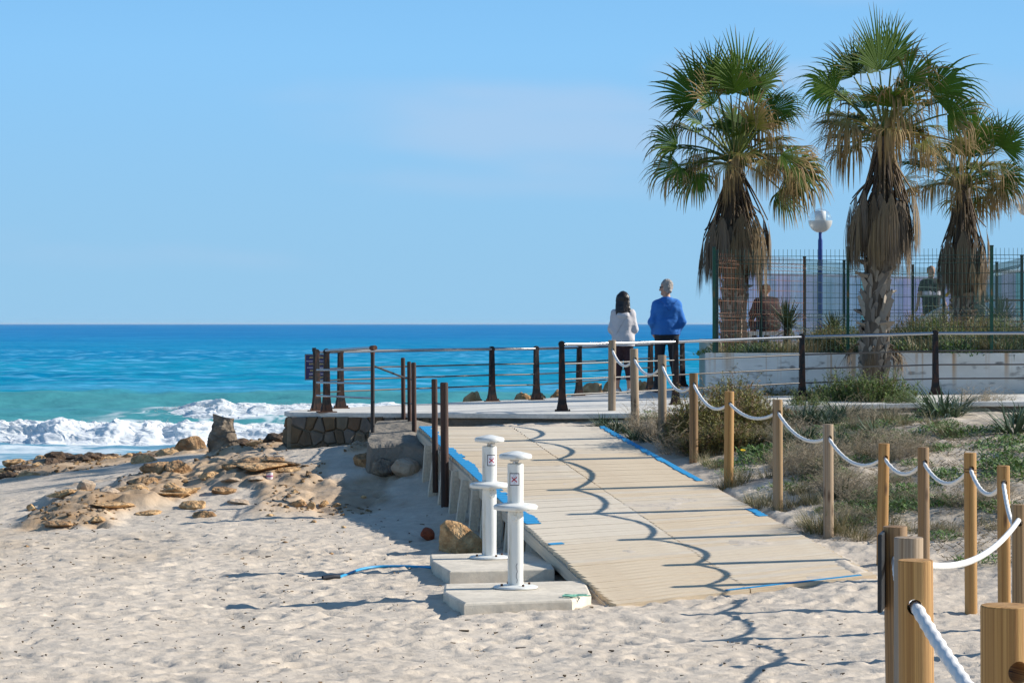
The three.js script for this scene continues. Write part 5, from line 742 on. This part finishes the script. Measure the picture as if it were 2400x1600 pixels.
palm(2052, 36.2, 1.16, 321, 'tallest fan palm with grey scaly trunk standing before the planter wall', fr(c2, [[475, 395, 480, 70, .03], [355, 410, 240, 220, .3, 1], [240, 500, 25, 400, .12], [280, 660, 60, 790, .92], [615, 445, 790, 250, .4], [735, 505, 1050, 390, .1], [835, 625, 1090, 610, .4], [690, 775, 860, 850, .62], [870, 770, 1080, 870, .72], [640, 955, 790, 1010, .8, 1], [560, 330, 590, 120, .12, 1], [500, 610, 430, 700, .8], [430, 390, 380, 150, .08, 1], [560, 600, 600, 720, .85], [680, 560, 830, 640, .7, 1], [400, 600, 330, 690, .85, 1], [600, 500, 700, 330, .25, 1]]),
  { seed: 43, trunk: .175, growPx: 2075, skirtBottom: 1.80, skirtH: 1.42, skirtR: .64, dead: 72, extra: 10, low: 12, lowY: .62 });
palm(2258, 44, 1.735, 432, 'smaller fan palm at the back of the planter with dark skirt', fr(c2, [[975, 740, 985, 620, .1], [1120, 805, 1265, 670, .12], [1120, 960, 1265, 925, .2], [1110, 985, 1200, 1090, .5], [850, 945, 680, 975, .75], [900, 880, 800, 760, .4, 1], [1010, 840, 1080, 700, .15, 1], [940, 850, 900, 680, .3], [1050, 900, 1180, 1010, .7], [850, 990, 760, 1090, .8], [1060, 1000, 1090, 1120, .8]]),
  { seed: 47, trunk: .165, skirtBottom: .98, skirtH: 1.35, skirtR: .54, dead: 52, extra: 9 });

// ------------------------------------------------------------------ dune and planter plants
const plantMat = P({ color: rgb(1, 1, 1), vertexColors: true, roughness: .75, side: THREE.DoubleSide, transmission: .18, thickness: 0 });
const stemMat = M([1, 1, 1], .95, { vertexColors: true, side: THREE.DoubleSide });
function strip(m, p0, v0, L, w, bend, c0, c1, r, seg = 5) { let p = p0.clone(), v = v0.clone(), prev = null; const s = new THREE.Vector3().crossVectors(v, V(0, 1, 0)); if (s.lengthSq() < .01) s.set(1, 0, 0); s.normalize(); for (let j = 0; j <= seg; j++) { const t = j / seg, ww = w * (t < .25 ? .6 + 1.6 * t : 1.33 * (1 - t) + .02), c = mix3(c0, c1, t), a = m.v(p.clone().addScaledVector(s, -ww), c), b = m.v(p.clone().addScaledVector(s, ww), c); if (prev) m.quad(prev[0], prev[1], b, a); prev = [a, b]; v.y -= bend / seg; v.normalize(); p.addScaledVector(v, L / seg); } }
function twig(m, a, b, r0, c) { const d = b.clone().sub(a), s = V(d.z, .01, -d.x).normalize().multiplyScalar(r0), u = new THREE.Vector3().crossVectors(d, s).normalize().multiplyScalar(r0); const A = [s, u, s.clone().negate().sub(u).multiplyScalar(.7)], q = A.map(o => m.v(a.clone().add(o), c)), e = A.map(o => m.v(b.clone().addScaledVector(o, .5), c)); for (let k = 0; k < 3; k++) m.quad(q[k], q[(k + 1) % 3], e[(k + 1) % 3], e[k]); }
function shrubGeo(seed, o) {                                   // unit height bush: stems carrying small leaves
  const lm = new Mb(), sm_ = new Mb(), r = rng(seed);
  for (let k = 0; k < o.stems; k++) {
    const a = r() * 6.283, q = Math.sqrt(r()), lean = o.spread * q, p = V(Math.sin(a) * q * o.foot, 0, Math.cos(a) * q * o.foot), H = (.55 + .45 * r()) * (1 - .35 * q), v = V(Math.sin(a) * lean, 1, Math.cos(a) * lean).normalize(); let cur = p.clone(); const dryS = r() < o.dry, n = o.nodes;
    for (let j = 0; j < n; j++) {
      const nx = cur.clone().addScaledVector(v, H / n); v.add(V((r() - .5) * o.wob, (r() - .35) * .12, (r() - .5) * o.wob)).normalize(); twig(sm_, cur, nx, .006 * (1 - .7 * j / n), mix3(o.stem, [.12, .09, .05], r() * .5));
      if (j >= n * o.bare) for (let l = 0; l < o.leaves; l++) { const b = r() * 6.283, lv = V(Math.sin(b), .3 + r() * .9, Math.cos(b)).normalize(), c = dryS ? mix3(o.dryC, [.30, .2, .1], r()) : mix3(o.c0, o.c1, r()); strip(lm, cur.clone().lerp(nx, r()), lv, o.leaf * (.6 + .8 * r()), o.leaf * o.lw, .3, c, c, r, 2); }
      if (r() < o.branch) { const b = r() * 6.283, e = nx.clone().add(V(Math.sin(b), .25 + .5 * r(), Math.cos(b)).multiplyScalar(H / n * (1.2 + r()))); twig(sm_, nx, e, .0035, o.stem); if (r() < .8) for (let l = 0; l < o.leaves; l++) { const q2 = r() * 6.283, c = dryS ? mix3(o.dryC, [.30, .2, .1], r()) : mix3(o.c0, o.c1, r()); strip(lm, nx.clone().lerp(e, .3 + .7 * r()), V(Math.sin(q2), .5, Math.cos(q2)).normalize(), o.leaf * (.6 + .6 * r()), o.leaf * o.lw, .3, c, c, r, 2); } }
      cur = nx;
    }
  }
  return { leaf: lm.geo(), stem: sm_.geo() };
}
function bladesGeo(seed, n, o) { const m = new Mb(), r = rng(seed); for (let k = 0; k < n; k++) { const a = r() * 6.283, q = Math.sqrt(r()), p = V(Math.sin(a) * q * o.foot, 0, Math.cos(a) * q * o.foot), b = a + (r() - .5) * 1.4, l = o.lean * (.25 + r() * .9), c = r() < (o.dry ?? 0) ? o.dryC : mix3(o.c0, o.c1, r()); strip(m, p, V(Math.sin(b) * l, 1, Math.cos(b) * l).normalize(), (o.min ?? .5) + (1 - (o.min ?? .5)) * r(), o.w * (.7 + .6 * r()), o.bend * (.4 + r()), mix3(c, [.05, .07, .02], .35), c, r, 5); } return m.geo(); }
function coverGeo(seed, n, c0, c1) { const m = new Mb(), r = rng(seed); for (let k = 0; k < n; k++) { const a = r() * 6.283, q = Math.pow(r(), .6) * (.75 + .25 * n2(Math.sin(a) * 2, Math.cos(a) * 2, seed)), h = (1 - q * q) * .35 * r(), p = V(Math.sin(a) * q, h, Math.cos(a) * q), b = r() * 6.283, c = mix3(c0, c1, r()); strip(m, p, V(Math.sin(b), .5 + r(), Math.cos(b)).normalize(), .10 + .12 * r(), .030, .5, c, c, r, 2); } return m.geo(); }
const SH = {
  olive: [51, 52, 53].map(s => shrubGeo(s, { stems: 120, spread: .75, foot: .35, nodes: 6, wob: .3, bare: .15, leaves: 7, leaf: .065, lw: .24, branch: .5, dry: .22, stem: [.20, .15, .09], c0: [.15, .165, .03], c1: [.33, .29, .06], dryC: [.34, .19, .08] })),
  green: [61, 62, 63].map(s => shrubGeo(s, { stems: 110, spread: .8, foot: .45, nodes: 6, wob: .3, bare: .05, leaves: 7, leaf: .07, lw: .24, branch: .45, dry: .08, stem: [.16, .15, .06], c0: [.07, .14, .024], c1: [.20, .27, .045], dryC: [.24, .19, .07] })),
  dry: [71, 72, 73].map(s => shrubGeo(s, { stems: 110, spread: 1.0, foot: .4, nodes: 7, wob: .55, bare: .5, leaves: 1, leaf: .05, lw: .13, branch: .85, dry: .9, stem: [.40, .33, .23], c0: [.2, .17, .08], c1: [.3, .25, .13], dryC: [.42, .34, .21] })),
};
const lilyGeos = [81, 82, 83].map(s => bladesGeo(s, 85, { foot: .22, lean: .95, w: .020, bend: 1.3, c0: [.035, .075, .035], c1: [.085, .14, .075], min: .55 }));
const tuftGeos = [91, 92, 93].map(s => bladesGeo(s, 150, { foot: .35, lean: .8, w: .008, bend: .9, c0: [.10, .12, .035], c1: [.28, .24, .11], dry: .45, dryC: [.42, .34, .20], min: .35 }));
const coverGeos = [[.045, .11, .014], [.055, .135, .018], [.075, .12, .025]].map((c, i) => coverGeo(101 + i, 320, c, [.19, .31, .06]));
function turnTo(o, seed) { o.rotation.y = hash(seed, 77) * 6.283; }
let pid = 0;
function shrub(kind, pos, h, wide, label, group) { const id = pid++, s = SH[kind][id % 3], g = thing('shrub', label, 'shrub', pos, group); part(g, 'foliage', s.leaf, plantMat); part(g, 'stems', s.stem, stemMat); g.scale.set(wide, h, wide); turnTo(g, id); return g; }
function clump(name, geos, pos, s, sy, label, cat, group) { const id = pid++, m = single(name, label, cat, geos[id % geos.length], plantMat, pos, group); m.scale.set(s, sy, s); turnTo(m, id); return m; }
const G = (px, py) => ground(px, py, 17).add(V(0, -.02, 0));
const LO = 'olive and rust coloured bushy shrub behind the rope fence posts', LG = 'fresh green bushy shrub on the dune before the planter wall', LD = 'grey dry twiggy bush on the dune sand', LL = 'clump of strappy grey green lily leaves on the dune', LT_ = 'pale dry grass tuft at the foot of the rope posts', LC = 'low bright green leafy patch on the dune sand';
for (const [px, py, h, w] of [[1585, 1050, .42, .36], [1618, 1046, .62, .45], [1655, 1040, .86, .6], [1702, 1030, .80, .6], [1748, 1020, .72, .55], [1790, 1005, .5, .5], [1640, 1066, .42, .45], [1690, 1060, .5, .5], [1740, 1050, .4, .45], [1600, 1030, .6, .5]]) shrub('olive', G(px, py), h * .95, w * 1.0, LO, 'olive shrubs behind the rope fence');
for (const [px, py, h, w] of [[1760, 962, .42, .5], [1800, 958, .44, .5], [1845, 955, .34, .45], [1720, 972, .45, .45]]) shrub('olive', G(px, py), h * 1.35, w * 1.25, 'brown flowering shrub in front of the walkway railing', 'brown shrubs at the walkway');
for (const [px, py, h, w] of [[1920, 962, .40, .42], [1962, 962, .52, .45], [2005, 960, .50, .45], [2050, 962, .48, .45], [2095, 960, .52, .45], [2125, 966, .3, .35], [1895, 968, .28, .35]]) shrub('green', G(px, py), h * 1.3, w * 1.1, LG, 'green shrubs before the planter wall');
for (const [px, py, h, w] of [[1545, 1030, .45, .42], [1515, 1020, .4, .36], [1880, 1120, .36, .42], [1925, 1110, .38, .4], [1900, 1085, .3, .4], [1985, 1165, .30, .4], [1960, 1150, .28, .36], [2035, 1180, .26, .34], [2100, 1080, .30, .4], [2135, 1068, .28, .36], [2020, 1010, .36, .28], [2290, 965, .34, .42], [2330, 960, .32, .4], [1840, 1095, .26, .35], [2270, 1195, .22, .32], [2330, 1175, .2, .34], [1590, 1062, .3, .4], [2180, 1185, .2, .3], [1815, 1040, .26, .36], [2060, 1040, .22, .3]]) shrub('dry', G(px, py), h * 1.3, w * 1.2, LD, 'dry twiggy bushes on the dune');
for (const [px, py, s] of [[2216, 975, .62], [2190, 970, .48], [2245, 968, .45], [1880, 1005, .46], [1850, 1000, .38], [1915, 1000, .4], [1966, 988, .44], [1990, 985, .36], [2378, 1008, .52], [2398, 990, .45], [1945, 1000, .35], [1880, 1040, .36], [1845, 1045, .32]]) clump('lily_clump', lilyGeos, G(px, py), s * 1.25, s * 1.05, LL, 'plant', 'lily clumps on the dune');
for (const [px, py, s] of [[1415, 1000, .36], [1440, 1012, .38], [1465, 1016, .4], [1490, 1030, .36], [1500, 1012, .34], [1450, 1002, .32], [1520, 1036, .3]]) clump('leafy_clump', lilyGeos, G(px, py), s, s * .8, 'dark green leafy clump at the top corner of the ramp', 'plant', 'leafy clumps beside the ramp head');
for (const [px, py, s] of [[1720, 1136, .26], [1700, 1142, .24], [1740, 1130, .24], [1662, 1092, .22], [1680, 1100, .22], [1935, 1246, .34], [1915, 1250, .3], [1960, 1246, .32], [1985, 1252, .26], [2020, 1258, .22], [1890, 1232, .2], [1779, 1190, .24], [1800, 1185, .22], [1760, 1178, .18], [1835, 1196, .22], [1860, 1190, .2], [1745, 1120, .2], [1640, 1078, .2], [2090, 1230, .22], [2140, 1240, .2], [2190, 1232, .18], [2060, 1222, .2], [1945, 1200, .22], [1905, 1180, .2], [1870, 1160, .2], [2000, 1215, .2], [2230, 1240, .18], [2290, 1225, .2], [2330, 1232, .16], [2375, 1200, .24], [2120, 1200, .2], [1800, 1120, .2], [2160, 1120, .2], [2065, 1140, .2], [2280, 1140, .18]]) clump('grass_tuft', tuftGeos, G(px, py), s * 1.25, s * 1.2, LT_, 'grass', 'grass tufts along the rope fence');
const coverSpots = [[1778, 1070, .34], [1760, 1085, .3], [1800, 1078, .3], [1820, 1060, .3], [2185, 1016, .26], [2260, 1014, .3], [2240, 1020, .24], [2194, 1058, .26], [2210, 1052, .22], [2230, 1130, .3], [2215, 1120, .24], [2323, 1108, .34], [2345, 1080, .34], [2375, 1062, .34], [2390, 1100, .36], [2370, 1125, .36], [2109, 1160, .28], [2090, 1175, .26], [2234, 1185, .3], [2210, 1190, .24], [1997, 1192, .3], [2025, 1190, .26], [2060, 1165, .28], [2100, 1130, .24], [2150, 1020, .22], [2090, 1015, .22], [2040, 1000, .26], [1940, 1040, .28], [1900, 1030, .28], [2390, 1030, .34], [2350, 1040, .3], [2300, 1050, .26], [2170, 1150, .24], [1730, 1105, .24], [1690, 1092, .22], [2350, 1195, .3], [2300, 1185, .24], [2150, 1090, .22], [2020, 1080, .24], [1850, 1075, .24], [1965, 1075, .22], [2130, 990, .24], [2320, 1010, .26]].map(([px, py, s]) => [G(px, py), s * 1.2]);
{ // more growth over the dune, thinner where the sand shows
  const r = rng(909); let n = [0, 0, 0, 0];
  for (let k = 0; k < 900; k++) {
    const d = 21.2 + 10.4 * r(), x = rampR(d) + .55 + 3.6 * Math.pow(r(), .9); if (x / d * F + CX > 2520) continue; const dens = f2(x * .9 + 2, d * .6, 3, 911) + .22 * step01(24, 30, d) - .12 * step01(2320, 1900, x / d * F + CX) * 0; if (dens < .12) continue;
    const p = V(x, hFull(x, d) - .015, -d), q = r();
    if (q < .5 && n[0]++ < 70) coverSpots.push([p, .16 + .2 * r()]);
    else if (q < .68 && n[1]++ < 36) clump('grass_tuft', tuftGeos, p, .2 + .14 * r(), .18 + .16 * r(), 'thin dry grass tuft scattered on the open dune', 'grass', 'grass tufts on the open dune');
    else if (q < .80 && n[2]++ < 10) shrub('dry', p, .2 + .2 * r(), .28 + .2 * r(), LD, 'dry twiggy bushes on the dune');
    else if (n[3]++ < 7) clump('lily_clump', lilyGeos, p, .3 + .25 * r(), .26 + .2 * r(), LL, 'plant', 'lily clumps on the dune');
  }
  coverGeos.forEach((geo, v) => { const l = coverSpots.filter((_, i) => i % 3 === v), m = new THREE.InstancedMesh(geo, plantMat, l.length), o = new THREE.Object3D(); l.forEach(([q, s], i) => { o.position.copy(q); o.rotation.y = i * 2.1; o.scale.set(s, s * .85, s); o.updateMatrix(); m.setMatrixAt(i, o.matrix); }); m.name = numbered('ground_cover'); m.userData = { kind: 'stuff', label: ['low bright green leafy growth creeping over the dune sand', 'fresh green creeping growth in patches on the dune', 'dull green creeping growth in patches on the dune'][v], category: 'ground cover' }; scene.add(m); });
}
{ const p = G(1737, 1079), f = thing('yellow_flower', 'single yellow flower among grass beside a rope post', 'flower', p.add(V(0, .02, .1))); part(f, 'stem', rod(V(0, 0, 0), V(.01, .1, 0), .003, 5), M([.08, .14, .03], .8)); part(f, 'petals', new THREE.LatheGeometry([[0, 0], [.012, .002], [.03, .012], [.026, .016], [0, .008]].map(q => new THREE.Vector2(...q)), 10).translate(.01, .1, 0).rotateX(.3), M([.75, .48, .01], .7)); }
{ const p = G(860, 1075), g = thing('dry_weed', 'dry straw coloured weed at the foot of the stone wall', 'weed', V(-1.72, p.y + .02, -30.55)); part(g, 'stems', SH.dry[1].stem, stemMat); part(g, 'foliage', SH.dry[1].leaf, plantMat); g.scale.set(.36, .3, .36); clump('weed', coverGeos, V(-2.05, .6, -31.0), .12, .2, 'small dark green weed growing at the stone wall foot', 'weed'); }
// planter: yuccas, grasses and shrubs behind the fence
function yucca(px, d, h, s, label) { const p = V((px - CX) / F * d, 1.73, -d), g = thing('yucca', label, 'yucca', p), m = new Mb(), r = rng(px); part(g, 'stem', new THREE.CylinderGeometry(.05, .07, h, 10).translate(0, h / 2, 0), trunkMat); for (let k = 0; k < 120; k++) { const a = k * 2.4, el = lerp(-.35, 1.5, Math.pow(r(), .75)), v = V(Math.sin(a) * Math.cos(el), Math.sin(el), Math.cos(a) * Math.cos(el)); strip(m, V(v.x * .04, h - .12 + .16 * r(), v.z * .04), v, s * (.8 + .25 * r()), .017, .12 + (el < 0 ? .4 : 0), mix3([.05, .075, .03], [.10, .13, .06], r()), [.08, .10, .04], r, 4); } part(g, 'leaves', m.geo(), plantMat); }
yucca(1846, 38.8, .48, .46, 'larger spiky yucca behind the fence beside the blue lamp pole'); yucca(1952, 40.5, .36, .36, 'smaller spiky yucca to the far side of the blue lamp pole'); yucca(2346, 44.5, .55, .5, 'dark spiky yucca between the fences beyond the farthest palm');
const PG = 'planter grass tufts', PS = 'planter shrubs';
for (let k = 0; k < 74; k++) { const px = 1690 + k * 10.5 + 8 * hash(k, 1), d = 37.25 + 1.6 * hash(k, 2), s = .36 + .24 * hash(k, 3) + (px > 1960 ? .16 : 0); clump('planter_grass', hash(k, 4) < .4 ? tuftGeos : hash(k, 4) < .8 ? coverGeos : lilyGeos, V((px - CX) / F * d, 1.725, -d), s, s * (hash(k, 4) < .8 && hash(k, 4) >= .4 ? 1.1 : .85), 'tuft of green and yellow grass growing in the fenced planter', 'grass', PG); }
for (let k = 0; k < 34; k++) { const px = 1900 + k * 15.5 + 10 * hash(k, 11), d = 38.2 + 3.4 * hash(k, 12), kind = hash(k, 13) < .55 ? 'green' : hash(k, 13) < .8 ? 'olive' : 'dry'; shrub(kind, V((px - CX) / F * d, 1.725, -d), .42 + .3 * hash(k, 14) + (px > 2130 ? .14 : 0), .5, 'bushy shrub among the grasses of the fenced planter', PS); }
// ---- dry twigs, seaweed bits and pebbles scattered on the sand
{ const m = new Mb(), r = rng(66); for (let k = 0; k < 900; k++) { const d = 15 + 13 * r(), x = (-.21 + .34 * r()) * d; if (d > 19 && x > rampL(d) - .2) continue; const y = hFull(x, d) + .006, a = r() * 3.14, L = .012 + .09 * r() * r() * r(); twig(m, V(x, y, -d), V(x + Math.cos(a) * L, y + .006, -d + Math.sin(a) * L), .003 + .009 * r() * r(), mix3([.06, .045, .03], [.28, .2, .12], r())); } const o = new THREE.Mesh(m.geo(), stemMat); o.name = 'beach_debris'; o.userData = { kind: 'stuff', label: 'scattered dark twigs and dried weed bits on the trodden sand', category: 'debris' }; scene.add(o); }
{ const m = new Mb(), r = rng(68); for (let k = 0; k < 9000; k++) { const d = 20.5 + 11.5 * r(), x = rampR(Math.min(d, 30)) + .25 + 3.4 * r(); if (vegMask(x, d) < .3) continue; const y = hFull(x, d) + .004, a = r() * 6.28, L = .03 + .10 * r() * r(); twig(m, V(x, y, -d), V(x + Math.cos(a) * L, y + .01 + .03 * r(), -d + Math.sin(a) * L), .0022 + .003 * r(), mix3([.14, .10, .06], [.42, .35, .24], r())); } const o = new THREE.Mesh(m.geo(), stemMat); o.name = 'dune_litter'; o.userData = { kind: 'stuff', label: 'dry stalks and plant litter strewn over the dune', category: 'litter' }; scene.add(o); }
scene.fog = new THREE.FogExp2(new THREE.Color(0.72, 0.85, 0.97), 0.00003);   // thin sea haze: only the horizon pales
scene.traverse(o => { if (o.isMesh) { o.castShadow = true; o.receiveShadow = true; } });
renderer.render(scene, camera);
